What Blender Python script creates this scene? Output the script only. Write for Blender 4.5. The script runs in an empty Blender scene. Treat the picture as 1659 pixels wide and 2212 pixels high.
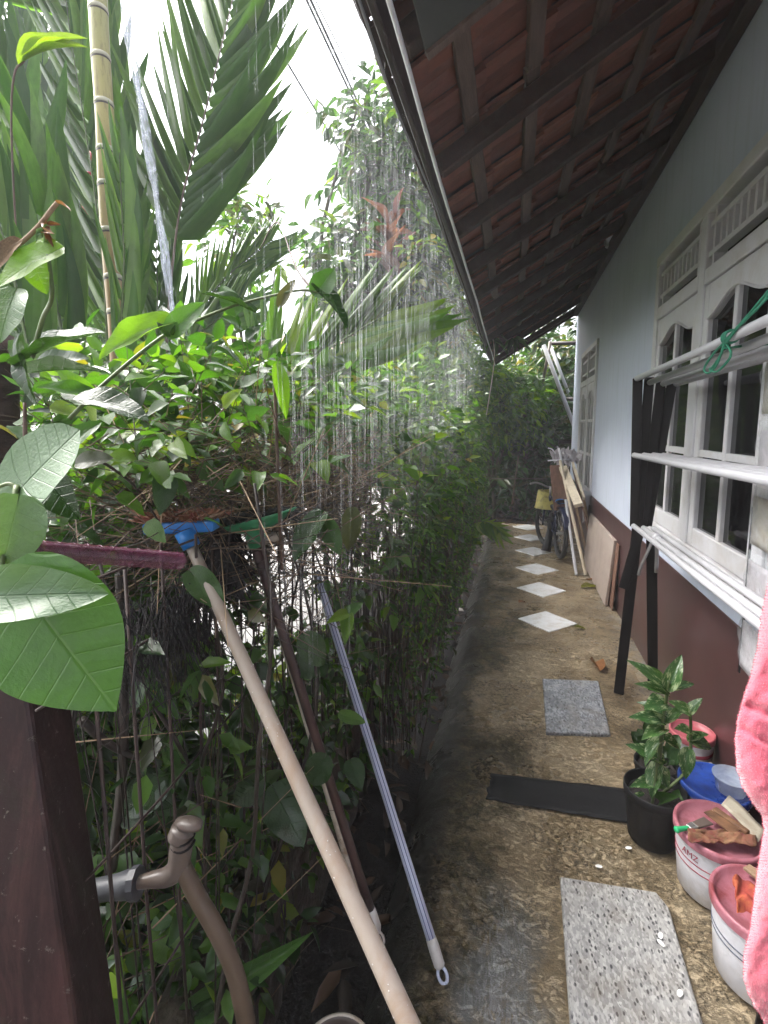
import bpy, math, random
import numpy as np
from mathutils import Vector, Matrix, noise

random.seed(7)
RNG = np.random.default_rng(11)
SC = bpy.context.scene
COL = SC.collection
R = math.radians

# ------------------------------------------------------------------ camera, sky, sun, exposure
HAZE = .0055
EYE = Vector((0.0, 0.0, 1.45))
PITCH, YAW, FOC, SHIFT = R(7.0), R(14.106), 1100.0, -51.0
cam = bpy.data.cameras.new('camera')
cam.sensor_fit = 'HORIZONTAL'
cam.sensor_width = 36.0
cam.lens = 36.0 * FOC / 1659.0
cam.shift_y = SHIFT / 1659.0
cam.clip_start, cam.clip_end = 0.02, 400.0
camo = bpy.data.objects.new('camera', cam)
camo.location = EYE
camo.rotation_euler = (R(90) - PITCH, 0, YAW)
COL.objects.link(camo)
SC.camera = camo

SUN_EL, SUN_ROT = R(54), R(280)
W = bpy.data.worlds.new('World')
SC.world = W
W.use_nodes = True
nt = W.node_tree
nt.nodes.clear()
o_ = nt.nodes.new('ShaderNodeOutputWorld')
bg = nt.nodes.new('ShaderNodeBackground')
sky = nt.nodes.new('ShaderNodeTexSky')
sky.sky_type = 'NISHITA'
sky.sun_disc = False
sky.sun_elevation = SUN_EL
sky.sun_rotation = SUN_ROT
sky.air_density, sky.dust_density, sky.ozone_density = 1.0, 6.0, 1.0
hs = nt.nodes.new('ShaderNodeHueSaturation')
hs.inputs['Saturation'].default_value = 0.28
bg.inputs['Strength'].default_value = 0.13
nt.links.new(sky.outputs[0], hs.inputs['Color'])
nt.links.new(hs.outputs[0], bg.inputs['Color'])
nt.links.new(bg.outputs[0], o_.inputs['Surface'])

sl = bpy.data.lights.new('sun', 'SUN')
sl.energy = 1.25
sl.angle = R(40)
sl.color = (1.0, 0.97, 0.93)
so = bpy.data.objects.new('sun', sl)
so.rotation_euler = (0, R(-36), R(-10))
so.location = (-4, -4, 12)
COL.objects.link(so)

SC.view_settings.view_transform = 'Standard'
SC.view_settings.look = 'None'
SC.view_settings.exposure = 2.42
SC.view_settings.gamma = 1.0
SC.view_settings.use_curve_mapping = False
SC.render.engine = 'CYCLES'
cy = SC.cycles
cy.use_denoising = True
cy.max_bounces = 7
cy.diffuse_bounces = 4
cy.glossy_bounces = 3
cy.transmission_bounces = 5
cy.transparent_max_bounces = 12
cy.volume_bounces = 1
cy.caustics_reflective = cy.caustics_refractive = False
cy.use_adaptive_sampling = True
cy.adaptive_threshold = 0.02

# ------------------------------------------------------------------ survey: a sight line from the eye cut by a plane of the place
_cy, _sy, _cp, _sp = math.cos(YAW), math.sin(YAW), math.cos(PITCH), math.sin(PITCH)
_rt = Vector((_cy, _sy, 0))
_fh = Vector((-_sy, _cy, 0))
_fw = _fh * _cp - Vector((0, 0, 1)) * _sp
_up = _fh * _sp + Vector((0, 0, 1)) * _cp
def ray(u, v): return _fw + _rt * ((u - 829.5) / FOC) - _up * ((v - 1106 - SHIFT) / FOC)
def _pl(u, v, ax, val):
    d = ray(u, v)
    return EYE + d * ((val - EYE[ax]) / d[ax])
def pX(u, v, x): return _pl(u, v, 0, x)
def pY(u, v, y): return _pl(u, v, 1, y)
def pZ(u, v, z=0.0): return _pl(u, v, 2, z)
def pD(u, v, d): return EYE + ray(u, v) * d
FWn, RTn, UPn, EYn = (np.array(a) for a in (_fw, _rt, _up, EYE))
def projn(P):
    q = P - EYn
    z = q @ FWn
    zz = np.where(np.abs(z) < 1e-6, 1e-6, z)
    return 829.5 + FOC * (q @ RTn) / zz, 1106 + SHIFT - FOC * (q @ UPn) / zz, z

# ------------------------------------------------------------------ tags and mesh helpers
def tag(o, label=None, cat=None, group=None, kind=None):
    if label: o['label'] = label
    if cat: o['category'] = cat
    if group: o['group'] = group
    if kind: o['kind'] = kind
    return o
def empty(name, loc, label=None, cat=None, group=None, kind=None):
    o = bpy.data.objects.new(name, None)
    o.location = loc
    o.empty_display_size = 0.1
    COL.objects.link(o)
    return tag(o, label, cat, group, kind)
def wmat(o):
    m = o.matrix_basis.copy()
    while o.parent:
        o = o.parent
        m = o.matrix_basis @ m
    return m
def link(name, me, parent=None, mats=None):
    o = bpy.data.objects.new(name, me)
    COL.objects.link(o)
    if parent:
        o.parent = parent
        o.matrix_basis = wmat(parent).inverted()      # mesh data is in world coordinates
    return o

class MB:
    def __init__(s): s.v, s.f, s.m = [], [], []
    def add(s, vs, fs, m=0):
        b = len(s.v)
        s.v += [tuple(p) for p in vs]
        s.f += [tuple(b + i for i in f) for f in fs]
        s.m += [m] * len(fs)
        return s
    def hexa(s, c, m=0):   # eight corners: bottom four ccw, then top four
        return s.add(c, [(3, 2, 1, 0), (4, 5, 6, 7), (0, 1, 5, 4), (1, 2, 6, 5), (2, 3, 7, 6), (3, 0, 4, 7)], m)
    def box(s, a, b, m=0):
        x0, y0, z0 = a; x1, y1, z1 = b
        return s.hexa([(x0, y0, z0), (x1, y0, z0), (x1, y1, z0), (x0, y1, z0), (x0, y0, z1), (x1, y0, z1), (x1, y1, z1), (x0, y1, z1)], m)
    def bar(s, a, b, w, h, side=None, m=0, w2=None, h2=None):
        a, b = Vector(a), Vector(b)
        d = (b - a).normalized()
        sd = Vector(side) if side else (Vector((0, 0, 1)).cross(d) if abs(d.z) < 0.95 else Vector((1, 0, 0)))
        sd = (sd - d * sd.dot(d)).normalized()
        n = d.cross(sd)
        w2 = w2 or w; h2 = h2 or h
        c = []
        for p, ww, hh in ((a, w, h), (b, w2, h2)):
            c += [p - sd * ww / 2 - n * hh / 2, p + sd * ww / 2 - n * hh / 2, p + sd * ww / 2 + n * hh / 2, p - sd * ww / 2 + n * hh / 2]
        return s.hexa(c, m)
    def tube(s, pts, r, n=8, cap=True, m=0, squash=None):
        pts = [Vector(p) for p in pts]
        rr = list(r) if isinstance(r, (list, tuple)) else [r] * len(pts)
        if len(rr) != len(pts): rr = [float(np.interp(i / (len(pts) - 1), np.linspace(0, 1, len(rr)), rr)) for i in range(len(pts))]
        t0 = (pts[1] - pts[0]).normalized()
        a = Vector((0, 0, 1)) if abs(t0.z) < 0.9 else Vector((1, 0, 0))
        u = (a - t0 * a.dot(t0)).normalized()
        vs, fs = [], []
        for i, p in enumerate(pts):
            t = (pts[min(i + 1, len(pts) - 1)] - pts[max(i - 1, 0)]).normalized()
            u = u - t * u.dot(t)
            u = u.normalized() if u.length > 1e-6 else t.orthogonal().normalized()
            w = t.cross(u)
            for k in range(n):
                an = 2 * math.pi * k / n
                vs.append(p + (u * math.cos(an) + w * math.sin(an)) * rr[i])
        for i in range(len(pts) - 1):
            for k in range(n):
                k2 = (k + 1) % n
                fs.append((i * n + k, i * n + k2, (i + 1) * n + k2, (i + 1) * n + k))
        if cap:
            fs.append(tuple(reversed(range(n))))
            fs.append(tuple(range((len(pts) - 1) * n, len(pts) * n)))
        return s.add(vs, fs, m)
    def lathe(s, prof, n=24, M=None, m=0, sx=1.0):
        vs, fs = [], []
        M = M or Matrix()
        for r, z in prof:
            for k in range(n):
                an = 2 * math.pi * k / n
                vs.append(M @ Vector((r * math.cos(an) * sx, r * math.sin(an), z)))
        for i in range(len(prof) - 1):
            for k in range(n):
                k2 = (k + 1) % n
                fs.append((i * n + k, i * n + k2, (i + 1) * n + k2, (i + 1) * n + k))
        return s.add(vs, fs, m)
    def grid(s, fn, nu, nv, m=0):
        vs = [fn(i / nu, j / nv) for j in range(nv + 1) for i in range(nu + 1)]
        fs = [(j * (nu + 1) + i, j * (nu + 1) + i + 1, (j + 1) * (nu + 1) + i + 1, (j + 1) * (nu + 1) + i) for j in range(nv) for i in range(nu)]
        return s.add(vs, fs, m)
    def mesh(s, name, mats, smooth=False):
        me = bpy.data.meshes.new(name)
        me.from_pydata(s.v, [], s.f)
        for q in (mats if isinstance(mats, (list, tuple)) else [mats]): me.materials.append(q)
        if any(s.m): me.polygons.foreach_set('material_index', s.m)
        if smooth: me.polygons.foreach_set('use_smooth', [True] * len(s.f))
        me.update()
        return me
    def build(s, name, mats, parent=None, smooth=False, bevel=0.0, solid=0.0, kind=None, seg=1, sub=0):
        o = link(name, s.mesh(name, mats, smooth), parent)
        if solid:
            md = o.modifiers.new('solid', 'SOLIDIFY'); md.thickness = solid; md.offset = 0
        if sub:
            md = o.modifiers.new('sub', 'SUBSURF'); md.levels = md.render_levels = sub
        if bevel:
            md = o.modifiers.new('bevel', 'BEVEL'); md.width = bevel; md.segments = seg; md.limit_method = 'ANGLE'; md.angle_limit = R(40)
        if smooth and (bevel or solid):
            pass
        if kind: o['kind'] = kind
        return o

def fastmesh(name, V, T, mat, UV=None, smooth=True):
    """V (n,3), T (m,3) ints"""
    me = bpy.data.meshes.new(name)
    n, m = len(V), len(T)
    me.vertices.add(n); me.loops.add(3 * m); me.polygons.add(m)
    me.vertices.foreach_set('co', np.ascontiguousarray(V, dtype=np.float32).ravel())
    me.loops.foreach_set('vertex_index', np.ascontiguousarray(T, dtype=np.int32).ravel())
    me.polygons.foreach_set('loop_start', np.arange(0, 3 * m, 3, dtype=np.int32))
    me.polygons.foreach_set('use_smooth', np.full(m, smooth))
    if UV is not None:
        ul = me.uv_layers.new(name='UVMap')
        ul.data.foreach_set('uv', np.ascontiguousarray(UV[np.asarray(T).ravel()], dtype=np.float32).ravel())
    me.materials.append(mat)
    me.update(calc_edges=True)
    return me

def smooth_pts(pts, k=6):
    P = [Vector(p) for p in pts]
    if len(P) < 3:
        return [P[0].lerp(P[-1], i / k) for i in range(k + 1)]
    out = []
    Q = [P[0] * 2 - P[1]] + P + [P[-1] * 2 - P[-2]]
    for i in range(1, len(Q) - 2):
        a, b, c, d = Q[i - 1:i + 3]
        for j in range(k):
            t = j / k
            out.append(0.5 * ((2 * b) + (c - a) * t + (2 * a - 5 * b + 4 * c - d) * t * t + (3 * b - a - 3 * c + d) * t ** 3))
    out.append(P[-1])
    return out

# ------------------------------------------------------------------ materials
class NT:
    def __init__(s, name):
        s.mat = bpy.data.materials.new(name)
        s.mat.use_nodes = True
        s.t = s.mat.node_tree
        s.t.nodes.clear()
        s.out = s.t.nodes.new('ShaderNodeOutputMaterial')
    def n(s, typ, **kw):
        nd = s.t.nodes.new('ShaderNode' + typ)
        for k, v in kw.items():
            if k in ('i',):
                for kk, vv in v.items():
                    if hasattr(vv, 'links'): s.t.links.new(vv, nd.inputs[kk])
                    else: nd.inputs[kk].default_value = vv
            else: setattr(nd, k, v)
        return nd
    def l(s, a, b): s.t.links.new(a, b)
    def noise(s, scale, detail=4, rough=0.6, vec=None, dist=0.0):
        nd = s.n('TexNoise', i={'Scale': scale, 'Detail': detail, 'Roughness': rough, 'Distortion': dist})
        if vec is not None: s.l(vec, nd.inputs['Vector'])
        return nd.outputs['Fac']
    def coord(s, scale=None, which='Object'):
        c = s.n('TexCoord').outputs[which]
        if scale is None: return c
        return s.n('Mapping', i={'Vector': c, 'Scale': scale}).outputs[0]
    def ramp(s, fac, stops, interp='LINEAR'):
        nd = s.n('ValToRGB')
        cr = nd.color_ramp
        cr.interpolation = interp
        while len(cr.elements) > len(stops): cr.elements.remove(cr.elements[-1])
        while len(cr.elements) < len(stops): cr.elements.new(0.5)
        for e, (p, c) in zip(cr.elements, stops):
            e.position = p
            e.color = (c[0], c[1], c[2], 1) if not isinstance(c, (int, float)) else (c, c, c, 1)
        s.l(fac, nd.inputs[0])
        return nd.outputs[0]
    def mix(s, f, a, b, blend='MIX'):
        nd = s.n('Mix', data_type='RGBA', blend_type=blend)
        for sock, val in ((nd.inputs[0], f), (nd.inputs[6], a), (nd.inputs[7], b)):
            if hasattr(val, 'links'): s.l(val, sock)
            elif isinstance(val, (tuple, list)): sock.default_value = (*val[:3], 1)
            else: sock.default_value = val
        return nd.outputs[2]
    def math(s, op, a, b=0.0, clamp=False):
        nd = s.n('Math', operation=op, use_clamp=clamp)
        for sock, val in ((nd.inputs[0], a), (nd.inputs[1], b)):
            if hasattr(val, 'links'): s.l(val, sock)
            else: sock.default_value = val
        return nd.outputs[0]
    def bsdf(s, color, rough=0.5, bump=None, bstr=0.3, bdist=0.01, **kw):
        p = s.n('BsdfPrincipled')
        for sock, val in ((p.inputs['Base Color'], color), (p.inputs['Roughness'], rough)):
            if hasattr(val, 'links'): s.l(val, sock)
            elif isinstance(val, (tuple, list)): sock.default_value = (*val[:3], 1)
            else: sock.default_value = val
        if bump is not None:
            b = s.n('Bump', i={'Strength': bstr, 'Distance': bdist, 'Height': bump})
            s.l(b.outputs[0], p.inputs['Normal'])
        for k, v in kw.items():
            p.inputs[k.replace('_', ' ')].default_value = v
        s.l(p.outputs[0], s.out.inputs['Surface'])
        return p

def plain(name, col, rough=0.5, var=0.25, scale=14, bstr=0.15, dirt=None, dscale=5, damt=0.5, bscale=None, stretch=None, bdist=0.004, **kw):
    t = NT(name)
    vec = t.coord(stretch)
    a = t.noise(scale, 5, 0.65, vec)
    dark = tuple(c * (1 - var) for c in col)
    lite = tuple(min(1, c * (1 + var)) for c in col)
    c = t.ramp(a, [(0.3, dark), (0.7, lite)])
    if dirt:
        d = t.noise(dscale, 8, 0.7, vec, 0.4)
        c = t.mix(t.ramp(d, [(0.47, 0.0), (0.64, damt)]), c, dirt)
    b = t.noise(bscale or scale * 5, 3, 0.6, vec)
    rg = t.ramp(a, [(0.3, max(0.02, rough - 0.08)), (0.7, min(1, rough + 0.08))])
    t.bsdf(c, rg, b, bstr, bdist, **kw)
    return t.mat

def leafmat(name, dark, mid, lite, rough=0.28, trans=0.35, vein=False, spot=None):
    t = NT(name)
    g = t.n('NewGeometry').outputs['Random Per Island']
    oi = t.n('ObjectInfo').outputs['Random']
    k = t.math('FRACT', t.math('ADD', g, oi))
    c = t.ramp(k, [(0.0, dark), (0.5, mid), (0.85, lite), (1.0, lite)])
    nz = t.noise(9, 3, 0.6, t.coord())
    c = t.mix(t.ramp(nz, [(0.35, 0.0), (0.75, 0.35)]), c, tuple(x * 0.6 for x in dark))
    bump = t.noise(26, 3, 0.55, t.coord())
    if vein:
        uv = t.n('TexCoord').outputs['UV']
        sp = t.n('SeparateXYZ', i={0: uv})
        au = t.math('ABSOLUTE', t.math('SUBTRACT', sp.outputs[0], 0.5))
        w = t.math('ABSOLUTE', t.math('SUBTRACT', t.math('FRACT', t.math('MULTIPLY', t.math('SUBTRACT', sp.outputs[1], t.math('MULTIPLY', au, 0.55)), 6.5)), 0.5))
        v1 = t.ramp(w, [(0.0, .7), (0.05, 0.0)])
        v2 = t.ramp(au, [(0.0, 1.0), (0.018, 0.0)])
        vv = t.math('MAXIMUM', v1, v2)
        c = t.mix(t.math('MULTIPLY', vv, 0.10), c, tuple(min(1, x * 1.7) for x in lite))
        bump = t.math('SUBTRACT', t.math('MULTIPLY', bump, 0.35), t.math('MULTIPLY', vv, .6))
    if spot:
        s2 = t.noise(6.5, 5, 0.75, t.coord((1.0, .35, 1)))
        c = t.mix(t.ramp(s2, [(0.5, 0.0), (0.6, 0.75)]), c, spot)
    p = t.bsdf(c, rough, bump, 0.5, 0.006)
    p.inputs['Specular IOR Level'].default_value = 0.5
    p.inputs['Coat Weight'].default_value = .22
    p.inputs['Coat Roughness'].default_value = .12
    tr = t.n('BsdfTranslucent')
    t.l(t.mix(1.0, c, (1.5, 1.6, 0.5), 'MULTIPLY'), tr.inputs[0])
    mx = t.n('MixShader', i={0: trans})
    t.l(p.outputs[0], mx.inputs[1]); t.l(tr.outputs[0], mx.inputs[2])
    t.l(mx.outputs[0], t.out.inputs['Surface'])
    return t.mat

M = {}
M['leaf_dark'] = leafmat('leaf_dark', (.012, .038, .008), (.022, .066, .010), (.038, .10, .014), .3, .3)
M['leaf_mid'] = leafmat('leaf_mid', (.025, .080, .010), (.050, .135, .014), (.085, .19, .02), .3, .42)
M['leaf_lime'] = leafmat('leaf_lime', (.06, .145, .012), (.11, .22, .016), (.19, .28, .025), .3, .5)
M['leaf_yellow'] = leafmat('leaf_yellow', (.06, .09, .016), (.16, .17, .02), (.26, .2, .03), .35, .45)
M['leaf_olive'] = leafmat('leaf_olive', (.03, .04, .013), (.05, .065, .018), (.085, .085, .024), .32, .3)
M['leaf_red'] = leafmat('leaf_red', (.13, .05, .055), (.20, .07, .075), (.28, .12, .12), .4, .4)
M['palm_leaf'] = leafmat('palm_leaf', (.045, .12, .020), (.10, .21, .040), (.17, .29, .07), .3, .52)
M['big_dark'] = leafmat('big_dark', (.018, .048, .013), (.025, .06, .015), (.032, .075, .018), .2, .22, True)
M['big_green'] = leafmat('big_green', (.05, .13, .025), (.06, .15, .03), (.075, .17, .035), .3, .38, True)
M['big_pale'] = leafmat('big_pale', (.065, .13, .055), (.075, .145, .062), (.09, .16, .07), .42, .25, True)
M['big_lime'] = leafmat('big_lime', (.10, .22, .02), (.13, .26, .022), (.15, .28, .03), .3, .55, True)
M['variegated'] = leafmat('variegated', (.03, .09, .022), (.05, .13, .03), (.075, .165, .045), .22, .35, True, (.40, .48, .28))
M['dry_leaf'] = leafmat('dry_leaf', (.13, .05, .02), (.24, .09, .03), (.30, .13, .04), .4, .2)
M['straw'] = plain('straw', (.22, .15, .085), .7, .4)
M['twig'] = plain('twig', (.085, .052, .034), .6, .5)
M['twig_dark'] = plain('twig_dark', (.028, .020, .015), .5, .4)
M['twig_green'] = plain('twig_green', (.075, .11, .03), .5, .3)
M['trunk_bark'] = plain('trunk_bark', (.07, .055, .042), .8, .4, 10, .5, (.05, .06, .03))
M['white_wood'] = plain('white_wood', (.66, .655, .68), .42, .05, 6, .12, (.42, .37, .30), 4.5, .35)
M['glass_dark'] = plain('glass_dark', (.008, .008, .009), .05, .2, 3, .03, Specular_IOR_Level=.75)
M['shade_black'] = plain('shade_black', (.008, .007, .006), .9, .2)  # near-black colour standing in for the shade indoors
M['rafter'] = plain('rafter', (.034, .015, .011), .75, .45, 9, .5, (.055, .04, .036), 3, .6, stretch=(6, 1, 6))
M['batten'] = plain('batten', (.115, .075, .060), .75, .4, 9, .5, (.10, .075, .06), 4, .6, stretch=(6, .7, 6))
M['terracotta'] = plain('terracotta', (.15, .047, .032), .8, .4, 5, .4, (.07, .032, .026), 7, .8)
def claymat():
    t = NT('clay_tile')
    v = t.coord()
    ri = t.n('ObjectInfo').outputs['Random']
    c = t.ramp(ri, [(0, (.145, .052, .038)), (.5, (.195, .070, .047)), (1, (.25, .094, .057))])
    c = t.mix(t.ramp(t.noise(9, 7, .7, v), [(.48, 0.0), (.66, .7)]), c, (.10, .048, .038))
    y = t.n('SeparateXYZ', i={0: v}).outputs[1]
    foot = t.math('MULTIPLY', t.ramp(y, [(.015, 1.0), (.06, 0.0)]), .9)  # backlit darkness of the tiles' lower ends, painted into the clay colour
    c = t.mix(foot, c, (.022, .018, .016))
    t.bsdf(c, .8, t.noise(60, 4, .7, v), .35, .004)
    return t.mat
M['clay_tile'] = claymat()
M['fascia'] = plain('fascia', (.035, .022, .022), .5, .4, 8, .4)
M['fibreboard'] = plain('fibreboard', (.055, .058, .052), .8, .2, 6, .2)
M['pvc_white'] = plain('pvc_white', (.50, .50, .53), .35, .05, 8, .05, (.42, .41, .40), 30, .12)
M['black_metal'] = plain('black_metal', (.006, .004, .004), .5, .4, 20, .15, Specular_IOR_Level=.22)
M['cream_pole'] = plain('cream_pole', (.32, .27, .225), .4, .08, 6, .1, (.26, .165, .10), 13, .6, stretch=(1, 1, .35))
M['bone_pole'] = plain('bone_pole', (.58, .52, .44), .4, .1, 6, .1, (.25, .15, .08), 9, .9)
M['brown_pole'] = plain('brown_pole', (.045, .022, .020), .35, .3, 9, .15)
M['blue_plastic'] = plain('blue_plastic', (.012, .17, .52), .35, .15, 10, .1, (.01, .06, .2), 9, .4)
M['green_plastic'] = plain('green_plastic', (.02, .18, .07), .35, .2, 10, .1, (.012, .07, .04), 12, .7)
M['pole_blue'] = plain('pole_blue', (.56, .60, .76), .35, .06, 8, .08)
M['stripe_blue'] = plain('stripe_blue', (.02, .04, .17), .4, .15)
M['grey_white'] = plain('grey_white', (.62, .60, .58), .45, .08, 8, .1, (.35, .3, .26), 12, .4)
M['mop_black'] = plain('mop_black', (.018, .016, .017), .9, .5, 30, .3)
M['tap_pvc'] = plain('tap_pvc', (.105, .082, .070), .35, .2, 9, .15, (.11, .075, .055), 14, .6)
M['tap_grey'] = plain('tap_grey', (.055, .057, .065), .45, .2, 12, .15)
M['hose'] = plain('hose', (.095, .066, .043), .45, .2, 8, .15, (.09, .06, .04), 12, .6)
def postmat():
    t = NT('post_paint')
    v = t.coord()
    c = t.ramp(t.noise(6, 7, .7, v), [(.35, (.013, .005, .005)), (.65, (.026, .010, .010))])
    run = t.noise(10, 7, .75, t.coord((1.6, 1.6, .16)), .4)
    c = t.mix(t.ramp(run, [(.5, 0.0), (.64, .7)]), c, (.060, .027, .026))
    chip = t.noise(34, 6, .8, v, .6)
    c = t.mix(t.ramp(chip, [(.635, 0.0), (.65, .9)]), c, (.12, .10, .085))
    alg = t.noise(14, 7, .75, t.coord((1, 1, .5)))
    c = t.mix(t.ramp(alg, [(.54, 0.0), (.68, .5)]), c, (.018, .022, .010))
    t.bsdf(c, t.ramp(run, [(.4, .55), (.6, .35)]), t.math('ADD', t.math('MULTIPLY', t.noise(70, 4, .7, v), .4), t.math('MULTIPLY', t.ramp(chip, [(.62, 1.0), (.66, 0.0)]), .6)), .5, .004, Specular_IOR_Level=.3)
    return t.mat
M['post_paint'] = postmat()
M['black_plastic'] = plain('black_plastic', (.008, .008, .009), .55, .3, 14, .2, Specular_IOR_Level=.3)
M['soil'] = plain('soil', (.018, .013, .011), .8, .6, 25, .8, bdist=.02)
M['bucket_white'] = plain('bucket_white', (.66, .66, .70), .38, .05, 5, .08, (.42, .38, .34), 9, .5)
M['lid_pink'] = plain('lid_pink', (.46, .12, .15), .4, .15, 8, .1, (.30, .05, .05), 7, .7)
M['lid_rose'] = plain('lid_rose', (.40, .15, .19), .4, .15, 8, .1, (.22, .035, .035), 9, .8)
M['lid_blue'] = plain('lid_blue', (.02, .07, .36), .3, .2, 8, .1, (.008, .02, .09), 5, .8)
M['label_red'] = plain('label_red', (.30, .03, .06), .5, .2)
M['label_grey'] = plain('label_grey', (.08, .09, .13), .5, .2)
M['scraper_wood'] = plain('scraper_wood', (.20, .10, .05), .6, .4, 12, .3, (.08, .04, .025), 15, .9)
M['card'] = plain('card', (.42, .38, .30), .8, .12, 14, .3, (.24, .19, .13), 18, .6)
M['brush_green'] = plain('brush_green', (.03, .42, .16), .35, .15)
M['cloth_red'] = plain('cloth_red', (.32, .05, .035), .9, .4, 12, .4, (.5, .16, .05), 10, .9)
M['cloth_brown'] = plain('cloth_brown', (.17, .09, .045), .85, .5, 25, .5, (.20, .03, .035), 16, .9)
M['steel'] = plain('steel', (.42, .41, .40), .35, .2, 12, .1, Metallic=.8)
M['wood_plank'] = plain('wood_plank', (.34, .23, .14), .7, .3, 9, .4, (.18, .11, .07), 4, .7, stretch=(5, 5, .8))
M['wood_pale'] = plain('wood_pale', (.58, .50, .38), .65, .15, 9, .3, (.36, .28, .2), 4, .5, stretch=(5, 5, .8))
M['wood_brown'] = plain('wood_brown', (.17, .085, .055), .7, .35, 9, .4, stretch=(5, 5, .8))
M['stone_board'] = plain('stone_board', (.40, .33, .29), .5, .15, 30, .3, (.26, .19, .16), 6, .5)
M['bike_blue'] = plain('bike_blue', (.006, .010, .045), .3, .2)
M['rubber'] = plain('rubber', (.012, .012, .013), .6, .3, 30, .3)
M['yellow_basket'] = plain('yellow_basket', (.52, .46, .12), .5, .15, 10, .2, (.2, .16, .05), 12, .8)
M['paper'] = plain('paper', (.55, .52, .55), .85, .12, 12, .3, (.30, .26, .27), 14, .6)
M['string_green'] = plain('string_green', (.03, .22, .13), .8, .3, 60, .5)
M['petal'] = plain('petal', (.82, .82, .80), .5, .05)
M['cable_black'] = plain('cable_black', (.02, .02, .022), .5, .2)
M['cable_grey'] = plain('cable_grey', (.22, .22, .23), .5, .2)
M['cable_white'] = plain('cable_white', (.72, .72, .76), .4, .08)
M['far_wall'] = plain('far_wall', (.55, .55, .56), .8, .12, 3, .2)
M['far_roof'] = plain('far_roof', (.34, .17, .14), .8, .2, 4, .3)
M['red_stem'] = plain('red_stem', (.42, .012, .03), .3, .15)
M['wire_rust'] = plain('wire_rust', (.035, .02, .016), .7, .5)
M['bag_white'] = plain('bag_white', (.66, .66, .68), .3, .06, 20, .3)

def wallpaint():
    t = NT('wall_paint')
    v = t.coord()
    a = t.noise(2.5, 6, .6, v)
    c = t.ramp(a, [(.3, (.53, .585, .71)), (.7, (.58, .635, .76))])
    st = t.noise(6, 6, .7, t.coord((1, 3, .25)))
    c = t.mix(t.ramp(st, [(.50, 0.0), (.68, .28)]), c, (.36, .42, .44))
    t.bsdf(c, .55, t.math('ADD', t.noise(90, 3, .6, v), t.math('MULTIPLY', t.noise(9, 3, .6, v), 1.5)), .16, .004)
    return t.mat
M['wall_paint'] = wallpaint()

def dadopaint():
    t = NT('dado_paint')
    v = t.coord()
    a = t.noise(4, 6, .65, v)
    c = t.ramp(a, [(.3, (.045, .017, .018)), (.7, (.068, .027, .027))])
    st = t.noise(9, 7, .7, t.coord((1, 2, .4)))
    c = t.mix(t.ramp(st, [(.56, 0.0), (.75, .06)]), c, (.13, .075, .07))
    low = t.n('SeparateXYZ', i={0: v}).outputs[2]
    splash = t.math('MULTIPLY', t.ramp(low, [(0.0, 1.0), (.16, 0.0)]), t.ramp(t.noise(22, 5, .7, v), [(.45, 0.0), (.65, .7)]))
    c = t.mix(splash, c, (.10, .085, .055))
    t.bsdf(c, t.ramp(a, [(.3, .30), (.7, .36)]), t.noise(7, 2, .5, v), .06, .006)
    return t.mat
M['dado_paint'] = dadopaint()

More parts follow.
